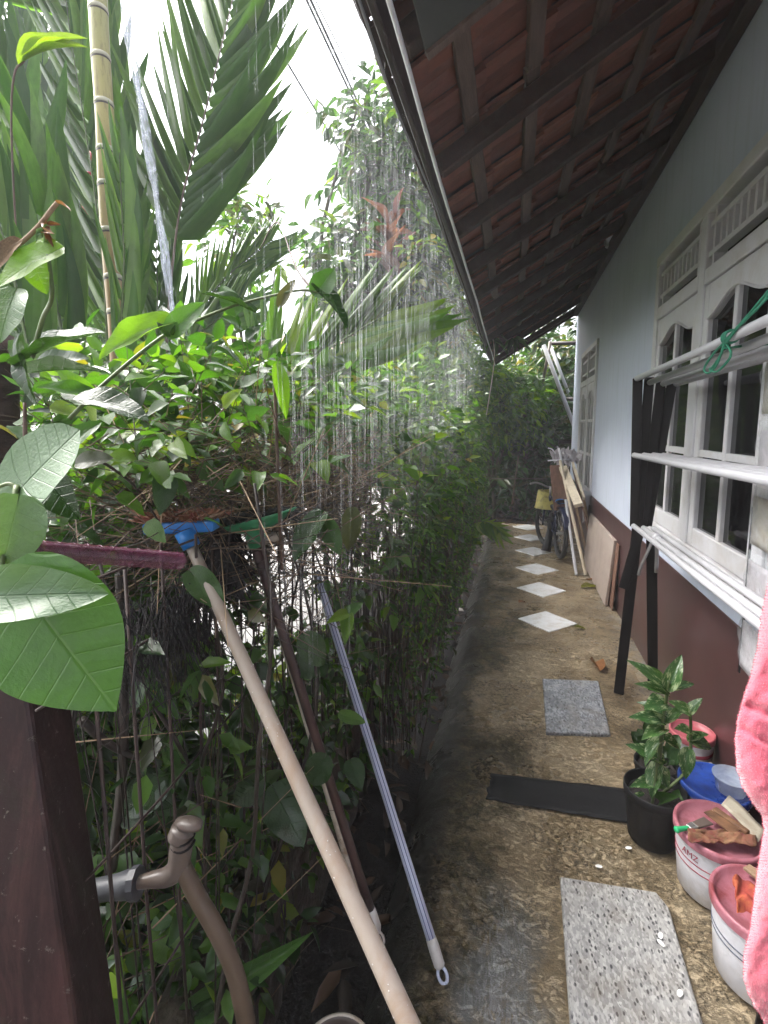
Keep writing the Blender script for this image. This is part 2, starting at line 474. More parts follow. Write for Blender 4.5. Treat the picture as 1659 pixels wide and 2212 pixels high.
def pathmat():
    t = NT('mossy_concrete')
    v = t.coord()
    sx = t.n('SeparateXYZ', i={0: v})
    x, y = sx.outputs[0], sx.outputs[1]
    n1 = t.noise(2.6, 9, .7, v, .4)
    base = t.ramp(n1, [(.36, (.20, .145, .080)), (.48, (.38, .288, .172)), (.58, (.48, .38, .245)), (.68, (.54, .44, .30))])
    fine = t.noise(62, 6, .8, v, .3)
    wrinkle = t.noise(24, 8, .8, t.coord((.8, 1.3, 1)), .9)
    ridge = t.math('ABSOLUTE', t.math('SUBTRACT', wrinkle, .5))
    blotch = t.ramp(t.noise(3.4, 7, .7, v, .5), [(.40, .25), (.60, 1.0)])
    base = t.mix(t.math('MULTIPLY', t.ramp(ridge, [(0.0, .8), (.017, 0.0)]), blotch), base, (.022, .017, .009))
    base = t.mix(t.math('MULTIPLY', t.ramp(fine, [(.43, .85), (.51, 0.0)]), blotch), base, (.030, .024, .013))
    edge = t.math('ADD', t.math('MULTIPLY', t.math('SUBTRACT', x, .08), -1.7), t.math('MULTIPLY', t.math('SUBTRACT', t.noise(2.1, 9, .72, v, .6), .5), 3.4))
    mossf = t.math('MULTIPLY', t.ramp(edge, [(0.0, 0.0), (.40, .95)]), t.ramp(t.noise(30, 6, .8, v, .5), [(.36, .35), (.55, 1.0)]))
    mt = t.ramp(t.noise(40, 7, .8, v, .4), [(.36, (.010, .009, .004)), (.5, (.035, .032, .010)), (.62, (.085, .075, .020)), (.7, (.13, .115, .035))])
    c = t.mix(mossf, base, mt)
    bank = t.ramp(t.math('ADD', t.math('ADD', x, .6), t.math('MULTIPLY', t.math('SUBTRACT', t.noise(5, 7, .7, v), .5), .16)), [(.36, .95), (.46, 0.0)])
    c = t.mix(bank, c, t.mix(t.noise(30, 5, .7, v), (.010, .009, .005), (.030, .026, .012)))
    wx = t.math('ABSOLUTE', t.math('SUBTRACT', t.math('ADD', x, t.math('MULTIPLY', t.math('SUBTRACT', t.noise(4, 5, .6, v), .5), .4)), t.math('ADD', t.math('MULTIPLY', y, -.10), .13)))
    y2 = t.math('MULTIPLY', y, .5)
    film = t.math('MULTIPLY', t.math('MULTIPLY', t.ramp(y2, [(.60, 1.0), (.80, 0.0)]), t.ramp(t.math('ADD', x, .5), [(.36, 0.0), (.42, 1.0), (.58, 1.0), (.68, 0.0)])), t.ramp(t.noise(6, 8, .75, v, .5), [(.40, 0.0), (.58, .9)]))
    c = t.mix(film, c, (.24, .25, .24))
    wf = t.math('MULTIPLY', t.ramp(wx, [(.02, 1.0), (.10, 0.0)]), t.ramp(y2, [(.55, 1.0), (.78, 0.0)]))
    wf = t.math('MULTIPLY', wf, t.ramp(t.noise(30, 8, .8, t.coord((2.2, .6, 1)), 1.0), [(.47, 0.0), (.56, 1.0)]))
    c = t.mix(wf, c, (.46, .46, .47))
    dwall = t.math('MULTIPLY', t.ramp(x, [(.66, 0.0), (.84, .8)]), t.ramp(t.noise(9, 6, .7, v), [(.42, 0.0), (.6, 1.0)]))
    c = t.mix(dwall, c, (.30, .285, .26))
    wet = t.ramp(t.noise(2.1, 5, .6, v), [(.42, .18), (.58, .6)])
    h = t.math('ADD', t.math('MULTIPLY', fine, .5), t.math('ADD', t.math('MULTIPLY', t.ramp(ridge, [(0, 0.0), (.05, 1.0)]), .35), t.math('MULTIPLY', t.noise(130, 3, .7, v), .3)))
    t.bsdf(c, wet, h, .8, .012)
    return t.mat
M['path'] = pathmat()

def granite(name, a, b, d, sc):
    t = NT(name)
    v = t.coord()
    vm = t.n('Mapping', i={'Vector': v, 'Scale': (1, .55, 1), 'Rotation': (0, 0, 1.1)}).outputs[0]
    vo = t.n('TexVoronoi', i={'Vector': vm, 'Scale': sc, 'Randomness': 1.0})
    cell = t.n('SeparateXYZ', i={0: vo.outputs['Color']})
    c = t.ramp(cell.outputs[0], [(0.0, tuple(q * .75 for q in a)), (.4, a), (.75, b), (1.0, tuple(min(1, q * 1.25) for q in b))])
    vo2 = t.n('TexVoronoi', i={'Vector': vm, 'Scale': sc * .62, 'Randomness': 1.0})
    c2 = t.n('SeparateXYZ', i={0: vo2.outputs['Color']}).outputs[1]
    speck = t.math('MULTIPLY', t.ramp(c2, [(.70, 0.0), (.72, 1.0)]), t.ramp(vo2.outputs['Distance'], [(.30, 1.0), (.46, 0.0)]))
    c = t.mix(t.math('MULTIPLY', speck, .92), c, d)
    c = t.mix(t.ramp(t.noise(3.5, 7, .7, v), [(.48, 0.0), (.66, .5)]), c, (.19, .155, .11))
    t.bsdf(c, t.ramp(t.noise(5, 3, .6, v), [(.4, .18), (.6, .4)]), t.noise(60, 3, .6, v), .12, .003)
    return t.mat
M['granite_pale'] = granite('granite_pale', (.34, .335, .33), (.43, .425, .41), (.06, .06, .065), 185)
M['granite_grey'] = granite('granite_grey', (.17, .18, .20), (.27, .28, .30), (.045, .045, .05), 125)
M['ceramic'] = plain('ceramic', (.86, .87, .89), .18, .02, 6, .03, (.45, .40, .32), 11, .45)

def roadmat():
    t = NT('wet_road')
    v = t.coord()
    c = t.ramp(t.noise(1.6, 7, .7, v), [(.3, (.29, .28, .265)), (.7, (.41, .39, .37))])
    c = t.mix(t.ramp(t.noise(7, 7, .7, v), [(.55, 0.0), (.7, .6)]), c, (.16, .13, .09))
    t.bsdf(c, t.ramp(t.noise(2.4, 4, .6, v), [(.4, .12), (.65, .5)]), t.noise(60, 3, .6, v), .25, .006)
    return t.mat
M['road'] = roadmat()

def clear(name, col, alpha, rough=.12, bs=.4, bscale=30):
    t = NT(name)
    v = t.coord()
    nz = t.noise(bscale, 4, .6, v, .6)
    b = t.n('Bump', i={'Strength': bs, 'Distance': .01, 'Height': nz})
    p = t.n('BsdfPrincipled', i={'Base Color': (*col, 1), 'Roughness': rough})
    t.l(b.outputs[0], p.inputs['Normal'])
    tr = t.n('BsdfTransparent')
    mx = t.n('MixShader', i={0: alpha})
    t.l(t.ramp(nz, [(.35, max(0, alpha - .18)), (.7, min(1, alpha + .18))]), mx.inputs[0])
    t.l(tr.outputs[0], mx.inputs[1]); t.l(p.outputs[0], mx.inputs[2])
    t.l(mx.outputs[0], t.out.inputs['Surface'])
    return t.mat
M['plastic_clear'] = clear('plastic_clear', (.70, .73, .78), .26, .08, .25, 16)
M['container_clear'] = clear('container_clear', (.60, .68, .80), .6, .12, .2, 8)
M['pink_clear'] = clear('pink_clear', (.11, .024, .055), .62, .05, .12, 60)
M['water'] = clear('water', (.86, .88, .90), .115, .1, .6, 18)
M['jet'] = clear('jet', (.66, .70, .78), .27, .12, .8, 22)

def fluffy():
    t = NT('pink_fleece')
    v = t.coord()
    a = t.noise(14, 6, .7, v)
    c = t.ramp(a, [(.3, (.40, .062, .10)), (.6, (.46, .088, .13)), (.8, (.51, .12, .165))])
    p = t.bsdf(c, .95, t.noise(420, 4, .8, v), .3, .004)
    p.inputs['Sheen Weight'].default_value = .5
    return t.mat
M['fleece'] = fluffy()

# ------------------------------------------------------------------ ground, ditch, path, road
def nz(x, y, z=0.0, s=1.0): return noise.noise(Vector((x * s, y * s, z)))

g = MB()
g.grid(lambda a, b: (-70 + 140 * a, -30 + 150 * b, -.16 + .03 * nz(a * 140, b * 150, 0, .7)), 60, 60)
tag(g.build('ground', M['soil'], smooth=True), 'dark wet garden soil under the plants', kind='structure')

def path_pt(a, b):
    y = -3.2 + 10.95 * b
    edge = -.19 + .03 * nz(y, 3, 0, 1.7) + .008 * nz(y, 9, 0, 7)
    # three strips: bank falling to the ditch, rounded lip, flat walk
    if a < .2:
        k = a / .2
        x = edge - .16 + .16 * k
        z = -.13 + .13 * (1 - (1 - k) ** 2)
    else:
        x = edge + (.853 - edge) * (a - .2) / .8
        z = 0.0
    z += .006 * nz(x, y, 2, 9) * (1 if a < .97 else .2) + .012 * nz(x, y, 5, 22) * (a < .34) - .004
    return (x, y, z)
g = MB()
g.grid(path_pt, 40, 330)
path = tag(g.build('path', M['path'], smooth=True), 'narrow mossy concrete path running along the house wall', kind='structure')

def paver(name, corners, z, th, mat, parent, bev=.004):
    c = [Vector((p[0], p[1], 0)) for p in corners]
    return MB().hexa([(p.x, p.y, z - th) for p in c] + [(p.x, p.y, z) for p in c]).build(name, mat, parent, bevel=bev)
for i, yy in enumerate((3.846, 4.617, 5.289, 6.052, 6.80, 7.50)):
    h, xx = .212, (.292, .288, .282, .28, .262, .25)[i]
    a0 = R((0, 1.5, -1, .5, 2, 0)[i])
    cs = [(xx + h * math.cos(a0 + k * math.pi / 2), yy + h * math.sin(a0 + k * math.pi / 2)) for k in range(4)]
    o = paver('tile', cs, .0035, .014, M['ceramic'], path, .002)
s1 = [(.196, 2.372), (.489, 2.428), (.514, 2.955), (.208, 2.906)]
s2 = [(.165, .72), (.47, .80), (.492, 1.50), (.19, 1.567)]
s2 = [(.165, .72), (.478, .80), (.498, 1.535), (.474, 1.582), (.19, 1.567)]
paver('granite_slab', s1, .012, .03, M['granite_grey'], path)
c5 = [Vector((p[0], p[1], 0)) for p in s2]
mb = MB()
mb.add([(p.x, p.y, -.02) for p in c5] + [(p.x, p.y, .014) for p in c5],
       [(4, 3, 2, 1, 0), (5, 6, 7, 8, 9)] + [(k, (k + 1) % 5, 5 + (k + 1) % 5, 5 + k) for k in range(5)])
mb.build('granite_slab', M['granite_pale'], path, bevel=.004)

mb = MB()
mc = [Vector(p) for p in ((-.06, 1.865, 0), (.55, 1.872, 0), (.555, 2.065, 0), (-.045, 2.022, 0))]
def matpt(a, b):
    p = mc[0].lerp(mc[1], a).lerp(mc[3].lerp(mc[2], a), b)
    return (p.x + (.022 * nz(b, 3, 1, 7) if a < .03 else 0), p.y + .005 * nz(a, b, 0, 9), .0052 + .0012 * nz(a, b, 7, 5))
mb.grid(matpt, 40, 10)
tag(mb.build('rubber_mat', M['black_plastic'], smooth=True, solid=.002), 'black strip of rubber matting lying across the mossy path', 'mat')

g = MB()
def road_pt(a, b):
    x = -9 + 7.65 * a
    y = -4 + 22 * b
    return (x + (.25 * nz(y, 1, 0, .8) + .1 * nz(y, 5, 0, 3) if a > .97 else 0), y, -.1 + .01 * nz(x, y, 0, .8))
g.grid(road_pt, 20, 50)
tag(g.build('road', M['road'], smooth=True), 'pale wet concrete lane beyond the wire fence', kind='structure')

# ------------------------------------------------------------------ the house
XW, YC = .85, 8.03
house = empty('house', (XW, 4, 0), 'pale blue house with brown skirting, white windows and low tiled eave', 'house')
mb = MB()
T = .14
def wallbox(y0, y1, z0, z1): mb.box((XW, y0, z0), (XW + T, y1, z1))
W1 = (1.16, 3.58, .82, 2.47)
W2 = (5.86, 7.12, .60, 2.36)
ZT = 3.13
mbs = [(-3.5, W1[0], -.1, ZT), (W1[1], W2[0], -.1, ZT), (W2[1], YC, -.1, ZT)]
for w in (W1, W2):
    mbs += [(w[0], w[1], -.1, w[2]), (w[0], w[1], w[3], ZT)]
for q in mbs: wallbox(*q)
mb.box((XW + T, YC - T, -.1), (6, YC, ZT))
mb.build('wall', M['wall_paint'], house)
mb = MB()
mb.box((XW - .012, -3.5, -.08), (XW - .001, W2[0] - .02, .705))
mb.box((XW - .012, W2[0] - .02, -.08), (XW - .001, W2[1] + .02, .585))
mb.box((XW - .012, W2[1] + .02, -.08), (XW - .001, YC + .012, .70))
mb.build('dado', M['dado_paint'], house, bevel=.004)

def window(name_label, y0, y1, z0, z1, lights, rows, vent_h, spind):
    """lights: list of (ya, yb) casement spans from far to near"""
    xo = XW - .022
    wn = MB()
    fw = .07
    wn.box((xo, y0, z0), (XW + .07, y1, z0 + .06))
    wn.box((xo, y0, z1 - .06), (XW + .07, y1, z1))
    wn.box((xo + .001, y0, z0 + .06), (XW + .07, y0 + fw, z1 - .06))
    wn.box((xo + .001, y1 - fw, z0 + .06), (XW + .07, y1, z1 - .06))
    zt = z1 - .06 - vent_h
    ys = sorted(lights)
    for (a, b), (c, d) in zip(ys[:-1], ys[1:]):
        wn.box((xo + .002, b, z0 + .06), (XW + .07, c, z1 - .06))
    for a, b in ys:
        wn.box((xo + .003, a, zt - .07), (XW + .07, b, zt))
    win = wn.build('window', M['white_wood'], house, bevel=.004)
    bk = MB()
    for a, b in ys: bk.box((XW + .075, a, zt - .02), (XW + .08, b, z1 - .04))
    bk.build('vent_backing', M['shade_black'], win)
    MB().box((XW + .10, y0 - .06, z0 - .06), (XW + .13, y1 + .06, z1 + .06)).build('room_shade', M['shade_black'], win)  # black sheet painted as the unlit interior, no room behind it
    for a, b in ys:
        # ventilation grille: two rails, end stiles, spindles between
        r = MB()
        zl, zh = zt + vent_h * .25, zt + vent_h * .76
        for z in (zl, zh): r.box((XW - .008, a, z - .011), (XW + .035, b, z + .011))
        for yy in (a + .055, b - .055):
            r.box((XW - .007, yy - .011, zt), (XW + .034, yy + .011, zl - .011))
            r.box((XW - .007, yy - .011, zl + .011), (XW + .034, yy + .011, zh - .011))
            r.box((XW - .007, yy - .011, zh + .011), (XW + .034, yy + .011, z1 - .06))
        r.build('vent_rail', M['white_wood'], win)
        sp = MB()
        yy0 = a + .055
        sp.box((XW - .003, yy0 - .011, zl + .0112), (XW + .03, yy0 + .011, zh - .0112))
        n = spind
        me = None
        for k in range(1, n + 1):
            yy = a + .055 + (b - a - .11) * k / (n + 1)
            q = MB().box((XW - .004, yy - .0105, zl + .0115), (XW + .03, yy + .0105, zh - .0115))
            q.build('spindle', M['white_wood'], win)
        # casement: stiles, top rail cut to a wave over the panes, bars, glass
        cz0, cz1 = z0 + .065, zt - .075
        st = .062
        c = MB()
        x0, x1 = XW - .012, XW + .03
        ym = (a + b) / 2
        c.box((x0, a + .003, cz0), (x1, a + st, cz1)); c.box((x0, b - st, cz0), (x1, b - .003, cz1))
        c.box((x0 + .001, a + st, cz0), (x1, b - st, cz0 + .085))
        def wave(y):
            k = abs((y - ym) / ((b - a) / 2 - st))
            s = 1 - (3 * k * k - 2 * k ** 3)
            return cz1 - .085 - .075 * (1 - s)
        N = 18
        yl = [a + st + (b - a - 2 * st) * i / N for i in range(N + 1)]
        vs = [];fs = []
        for y in yl: vs += [(x0 + .001, y, wave(y)), (x0 + .001, y, cz1), (x1, y, wave(y)), (x1, y, cz1)]
        for i in range(N):
            p, q = i * 4, i * 4 + 4
            fs += [(p, q, q + 1, p + 1), (p + 2, p + 3, q + 3, q + 2), (p, p + 2, q + 2, q), (p + 1, q + 1, q + 3, p + 3)]
        c.add(vs, fs)
        lip = [(x0 - .004, y, wave(y) + .004) for y in yl]
        c.tube(lip, .007, 5)
        c.build('casement', M['white_wood'], win, bevel=.004)
        gl = MB().box((XW + .012, a + st - .004, cz0 + .07), (XW + .016, b - st + .004, cz1 - .04))
        mu = MB()
        zb = [cz0 + .085 + (cz1 - .09 - cz0 - .085) * f for f in rows]
        mu.box((x0 + .004, ym - .017, cz0 + .085), (x1 - .004, ym + .017, wave(ym)))
        for z in zb:
            mu.box((x0 + .006, a + st, z - .016), (x1 - .006, ym - .017, z + .016))
            mu.box((x0 + .006, ym + .017, z - .016), (x1 - .006, b - st, z + .016))
        mu.build('muntin', M['white_wood'], win, bevel=.003)
        zz = [cz0 + .085] + zb + [cz1 - .08]
        for (ya, yb) in ((a + st, ym - .017), (ym + .017, b - st)):
            for k in range(len(zz) - 1):
                lo = zz[k] + (.016 if k else 0)
                hi = zz[k + 1] - (.016 if k < len(zz) - 2 else 0)
                tl = random.uniform(-.002, .002)
                MB().hexa([(XW + .010 + tl, ya, lo), (XW + .014 + tl, ya, lo), (XW + .014, yb, lo), (XW + .010, yb, lo),
                           (XW + .010 - tl, ya, hi), (XW + .014 - tl, ya, hi), (XW + .014, yb, hi), (XW + .010, yb, hi)]).build('pane', M['glass_dark'], win)
    return win
window('w1', *W1, [(2.80, 3.51), (2.02, 2.72), (1.23, 1.94)], (.345, .70), .25, 8)
window('w2', *W2, [(5.93, 6.46), (6.52, 7.05)], (.345, .70), .30, 3)

# roof
E0, E1 = Vector((-.31, 0, 2.45)), Vector((.85, 0, 3.15))
SL = (E1 - E0).normalized()
NR = Vector((-SL.z, 0, SL.x))
def rf(s, y, n=0.0):
    p = E0 + SL * s + NR * n
    return Vector((p.x, y, p.z))
Y0R, Y1R = -3.2, 7.95
ry = 2.02 - .645 * 8
k = 0
while ry < Y1R - .05:
    r0 = MB().bar(rf(-.015, ry, -.046), rf(1.5, ry + .02, -.046), .048, .068, side=(0, 1, 0))
    r0.build('rafter', M['rafter'], house, bevel=.005)
    ry += .645
MB().bar(rf(-.015, Y1R - .03, -.052), rf(1.5, Y1R - .03, -.052), .05, .1, side=(0, 1, 0)).build('rafter', M['rafter'], house, bevel=.005)
for k in range(6):
    s = .163 + .245 * k
    mb = MB()
    yy = Y0R
    while yy < Y1R:          # lengths of batten nailed end to end, none quite straight
        y2 = min(yy + 1.29, Y1R)
        d0, d1 = random.uniform(-.008, .008), random.uniform(-.008, .008)
        MB().bar(rf(s + d0, yy, .012), rf(s + d1, y2 - .003, .012), .055, .026, side=SL).build('batten', M['batten'], house, bevel=.003)
        yy = y2
MB().box((-.345, Y0R, 2.385), (-.325, Y1R, 2.515)).build('fascia', M['fascia'], house, bevel=.004)
MB().box((.79, Y0R, 3.0), (.847, Y1R, 3.095)).build('wall_plate', M['rafter'], house, bevel=.005)
# one clay tile: shallow roll, hooked lower edge
def tile_mesh():
    mb = MB()
    n = 6
    w, l, th = .232, .30, .014
    def sec(i):
        a = i / n
        return -w / 2 + w * a, .014 * math.sin(a * 2 * math.pi) - (.020 if i == n else 0) + (.006 if i == 0 else 0)
    vs, fs = [], []
    for sy in (0, 1):
        for i in range(n + 1):
            x, z = sec(i)
            vs += [(x, sy * l, z), (x, sy * l, z + th)]
    m = 2 * (n + 1)
    for i in range(n):
        a, b = 2 * i, 2 * i + 2
        fs += [(a, b, m + b, m + a), (a + 1, m + a + 1, m + b + 1, b + 1), (a, a + 1, b + 1, b), (m + a, m + b, m + b + 1, m + a + 1)]
    fs += [(0, m, m + 1, 1), (2 * n, 2 * n + 1, m + 2 * n + 1, m + 2 * n)]
    mb.add(vs, fs)
    # lower nib hanging down at the tile's foot
    mb.box((-w / 2, 0, -.016), (w / 2, .018, -.002))
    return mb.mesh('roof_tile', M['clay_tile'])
tm = tile_mesh()
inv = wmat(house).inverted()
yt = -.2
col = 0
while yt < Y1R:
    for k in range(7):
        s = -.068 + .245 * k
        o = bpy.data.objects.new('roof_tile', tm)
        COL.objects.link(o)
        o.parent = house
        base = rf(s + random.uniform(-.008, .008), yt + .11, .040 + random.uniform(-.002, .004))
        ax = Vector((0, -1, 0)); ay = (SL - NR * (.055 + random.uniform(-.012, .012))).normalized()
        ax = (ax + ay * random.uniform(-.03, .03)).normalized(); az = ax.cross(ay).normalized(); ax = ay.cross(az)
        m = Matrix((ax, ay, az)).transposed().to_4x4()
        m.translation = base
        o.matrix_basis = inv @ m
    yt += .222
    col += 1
# roof boarding above the tiles keeps the eave dark
MB().bar(rf(-.02, (Y0R + Y1R) / 2, .085), rf(1.75, (Y0R + Y1R) / 2, .085), Y1R - Y0R, .012, side=(0, 1, 0)).build('roof_underlay', M['fascia'], house)
MB().hexa([rf(.02, .2, -.112), rf(1.0, .2, -.112), rf(.98, 1.38, -.112), rf(.02, 1.355, -.112),
           rf(.02, .2, -.103), rf(1.0, .2, -.103), rf(.98, 1.38, -.103), rf(.02, 1.355, -.103)]).build('soffit_panel', M['fibreboard'], house)
MB().hexa([rf(.02, 1.36, -.118), rf(.9, 1.382, -.118), rf(.9, 1.407, -.118), rf(.02, 1.385, -.118),
           rf(.02, 1.36, -.1), rf(.9, 1.382, -.1), rf(.9, 1.407, -.1), rf(.02, 1.385, -.1)]).build('soffit_batten', M['batten'], house)
# small white bracket where the rafter meets the wall
mb = MB()
p = pX(1316, 522, .80)
mb.hexa([(p.x - .03, p.y - .06, p.z - .05), (p.x + .045, p.y - .06, p.z - .07), (p.x + .045, p.y + .05, p.z - .07), (p.x - .03, p.y + .05, p.z - .05),
         (p.x - .045, p.y - .06, p.z + .04), (p.x + .045, p.y - .06, p.z + .04), (p.x + .045, p.y + .05, p.z + .04), (p.x - .045, p.y + .05, p.z + .04)])
mb.build('eave_bracket', M['far_wall'], house, bevel=.006)

# white cable strung along the eave, a thinner twin behind it
mb = MB()
pts = [(-.281 + .003 * math.sin(y * 2.1), y, 2.340 - .008 * math.sin((y % 1.3) / 1.3 * math.pi)) for y in np.linspace(-.8, 7.9, 70)]
mb.tube(pts, .0065, 6)
tag(mb.build('eave_cable', M['cable_white'], smooth=True), 'white cable strung along under the edge of the tiled eave', 'cable')
mb = MB()
pts = [(-.352 + .004 * math.sin(y * 3.3), y, 2.372 - .01 * math.sin(y * 5)) for y in np.linspace(-.8, 6.9, 60)]
mb.tube(pts, .004, 5)
tag(mb.build('eave_wire', M['cable_grey'], smooth=True), 'thin grey wire following the outer face of the eave board', 'cable')

# ------------------------------------------------------------------ overhead cables
for i, (lab, u, v, u2, v2, z, r, mt) in enumerate([
    ('thin pale overhead wire nearest the big palm frond', 592, 0, 769, 413, 6.4, .005, 'cable_grey'),
    ('second thin pale overhead wire, beside the thick black pair', 622, 0, 770, 270, 6.6, .0045, 'cable_grey'),
    ('thick black overhead cable, palm side of the twin pair', 662, 0, 772, 234, 6.0, .014, 'cable_black'),
    ('thick black overhead cable, house side of the twin pair', 671, 0, 779, 234, 6.05, .015, 'cable_black'),
    ('thin dark overhead wire just above the thick black pair', 681, 0, 788, 215, 6.2, .007, 'cable_black'),
    ('black overhead wire closest to the tiled eave', 769, 0, 832, 171, 5.2, .008, 'cable_black'),
    ('lone black overhead cable that dips lowest past the palm frond tips', 587, 80, 714, 292, 5.4, .011, 'cable_black'),
    ('faint grey overhead wire lowest over the misty tree', 600, 190, 760, 415, 5.8, .0045, 'cable_grey'),
]):
    a, b = pZ(u, v, z), pZ(u2, v2, z)
    d = (b - a).normalized()
    mid = (a + b) / 2
    pts = []
    for t in np.linspace(-1, 1, 41):
        p = mid + d * (t * 26)
        pts.append((p.x, p.y, p.z + .05 * (t * t * 20)))
    mb = MB()
    mb.tube(pts, r, 5)
    tag(mb.build('overhead_cable', M[mt], smooth=True), lab, 'cable', 'overhead cables crossing the white sky')

# ------------------------------------------------------------------ neighbours' house far beyond the lane
nb = empty('neighbour_house', (-5.5, 17, 0), 'pale grey neighbouring house fading in the rain beyond the palm', 'house')
mb = MB()
mb.box((-8.6, 16, -.2), (-3.2, 21, 3.9))
mb.build('wall', M['far_wall'], nb)
mb = MB()
mb.add([(-9, 15.6, 3.85), (-2.8, 15.6, 3.85), (-2.8, 21.4, 3.85), (-9, 21.4, 3.85), (-7.5, 18.5, 5.2), (-4.4, 18.5, 5.2)],
       [(0, 1, 5, 4), (1, 2, 5), (2, 3, 4, 5), (3, 0, 4), (3, 2, 1, 0)])
mb.build('roof', M['far_roof'], nb)
mb = MB(); mb.box((-7.2, 17, 4.2), (-6.1, 18.2, 6.5)); mb.build('tower', M['far_wall'], nb)
for x in (-7.6, -5.8, -4.2):
    f = MB().box((x - .45, 15.95, 1.0), (x + .45, 16.02, 2.3)).build('window', M['white_wood'], nb)
    MB().box((x - .38, 15.93, 1.07), (x + .38, 15.947, 2.23)).build('pane', M['glass_dark'], f)

# ------------------------------------------------------------------ rain haze filling the garden
hz = MB().box((-60, -20, -1.3), (50, 40, 9.5))
t = NT('rain_haze')
pv = t.n('VolumePrincipled', i={'Color': (.93, .95, 1.0, 1), 'Density': HAZE, 'Anisotropy': .2})
t.l(pv.outputs[0], t.out.inputs['Volume'])
o = hz.build('haze', t.mat)
tag(o, 'pale rain haze hanging over the garden', kind='stuff')
# ------------------------------------------------------------------ leaves: shared shapes
def leaf_rows(rows, cols, wfun, fold=.25, curl=.25, wave=0.0, cup=0.0, heart=0.0, puck=0.0):
    """a blade: x across (-.5..5), y along 0..1, z up"""
    V, UV, T = [], [], []
    for j in range(rows + 1):
        t = j / rows
        w = wfun(t)
        for i in range(cols + 1):
            a = -1 + 2 * i / cols
            x = a * w * .5
            y = t - heart * (abs(a) ** 1.5) * max(0, .35 - t) * 1.6 - .06 * abs(a) * w
            z = fold * abs(x) - curl * t * t + wave * math.sin(t * 11 + a * 2) * abs(a) * w + cup * (abs(a) ** 2) * w
            if puck: z += puck * (1 - math.cos(2 * math.pi * ((t - abs(x) * .55) * 6.5 - .5))) * min(1, abs(a) * 2.2)
            V.append((x, y, z)); UV.append((.5 + .5 * a * w, t))
    for j in range(rows):
        for i in range(cols):
            p = j * (cols + 1) + i
            q = p + cols + 1
            T += [(p, p + 1, q + 1), (p, q + 1, q)]
    return np.array(V), np.array(T), np.array(UV)
def shp(pk, sh):
    return lambda t: max(.02, (math.sin(math.pi * t ** pk) ** sh))
SMALL = leaf_rows(3, 2, shp(.78, .62), .32, .18)
SMALL_T = [leaf_rows(5, 2, shp(.76, .64), .26 + .1 * k, .1 + .12 * k, .05) for k in range(4)]
NARROW = leaf_rows(3, 2, shp(.75, .7), .5, .3)
BIGT = {
    'oval': leaf_rows(36, 8, shp(.72, .62), .22, .18, .030, .05, .35, .0025),
    'heart': leaf_rows(14, 8, shp(.55, .6), .18, .16, .03, .06, .45),
    'ovate': leaf_rows(44, 14, lambda t: max(.02, math.sqrt(max(0, 1 - ((t - .40) / .40) ** 2)) if t < .40 else 1 - ((t - .40) / .60) ** 2.0), .10, .12, .020, .05, .34, .0030),
    'round': leaf_rows(14, 8, shp(.85, .45), .15, .10, .03, .10, .6),
    'lance': leaf_rows(12, 6, shp(.75, .8), .35, .3, .03, .0, .2),
    'strap': leaf_rows(14, 4, lambda t: max(.02, min(1, t * 5 + .5) * (1 - t ** 3.5)), .5, .25, .0),
}
BIGM = {}
def bigmesh(kind, mat):
    k = (kind, mat)
    if k not in BIGM:
        V, T, UV = BIGT[kind]
        BIGM[k] = fastmesh('leaf', V, T, M[mat], UV)
    return BIGM[k]

def frame(d, n):
    d = d.normalized()
    n = (n - d * n.dot(d)).normalized()
    return d.cross(n), d, n
def put_leaf(parent, kind, mat, base, tip, width, face=None, roll=0.0, name='leaf', curl=1.0):
    """one big leaf blade from base to tip, its upper side turned to 'face'"""
    base, tip = Vector(base), Vector(tip)
    d = tip - base
    L = d.length
    n = Vector(face) if face is not None else (EYE - base).normalized() + Vector((0, 0, .6))
    s, d, n = frame(d, n)
    if roll:
        q = Matrix.Rotation(roll, 3, d)
        s, n = q @ s, q @ n
    o = bpy.data.objects.new(name, bigmesh(kind, mat))
    COL.objects.link(o)
    m = Matrix((s * width, d * L, n * L * curl)).transposed().to_4x4()
    m.translation = base
    if parent:
        o.parent = parent
        o.matrix_basis = wmat(parent).inverted() @ m
    else:
        o.matrix_basis = m
    return o

# ------------------------------------------------------------------ drying rack against the window
rack = empty('drying_rack', (.65, 2.0, 0), 'folded clothes rack of white pipes on black metal legs before the window', 'drying rack')
for fy, far in ((2.765, True), (1.10, False)):
    tops = (.585, .640, .697, .752)
    bots = (.612, .630, .660, .678)
    for k in range(4):
        dy = .006 * k
        MB().bar((tops[k], fy + dy * 2, 1.682 + .004 * k), (bots[k], fy + dy * 2, .945), .044, .010, side=(1, -.35, 0)).build('leg', M['black_metal'], rack, bevel=.002)
    a = -1 if far else 1
    MB().bar((.632, fy + .02, .97), (.603, fy + .09, 0), .05, .014, side=(1, -.3, 0)).build('leg', M['black_metal'], rack, bevel=.002)
    MB().bar((.700, fy + .03, .90), (.792, fy + .17, 0), .05, .014, side=(1, -.3, 0)).build('leg', M['black_metal'], rack, bevel=.002)
    MB().bar((.645, fy - .015, .985), (.575, fy - .005, .62), .045, .012, side=(1, -.3, 0)).build('leg', M['black_metal'], rack, bevel=.002)
    mb = MB()
    mb.tube(smooth_pts([(.70, fy - .022, .90), (.675, fy - .024, .83), (.645, fy - .026, .74), (.638, fy - .026, .70)], 4), .008, 6)
    mb.tube(smooth_pts([(.705, fy - .022, .91), (.715, fy - .024, .83), (.718, fy - .026, .72)], 4), .009, 6)
    mb.build('bracket', M['steel'], rack, smooth=True)
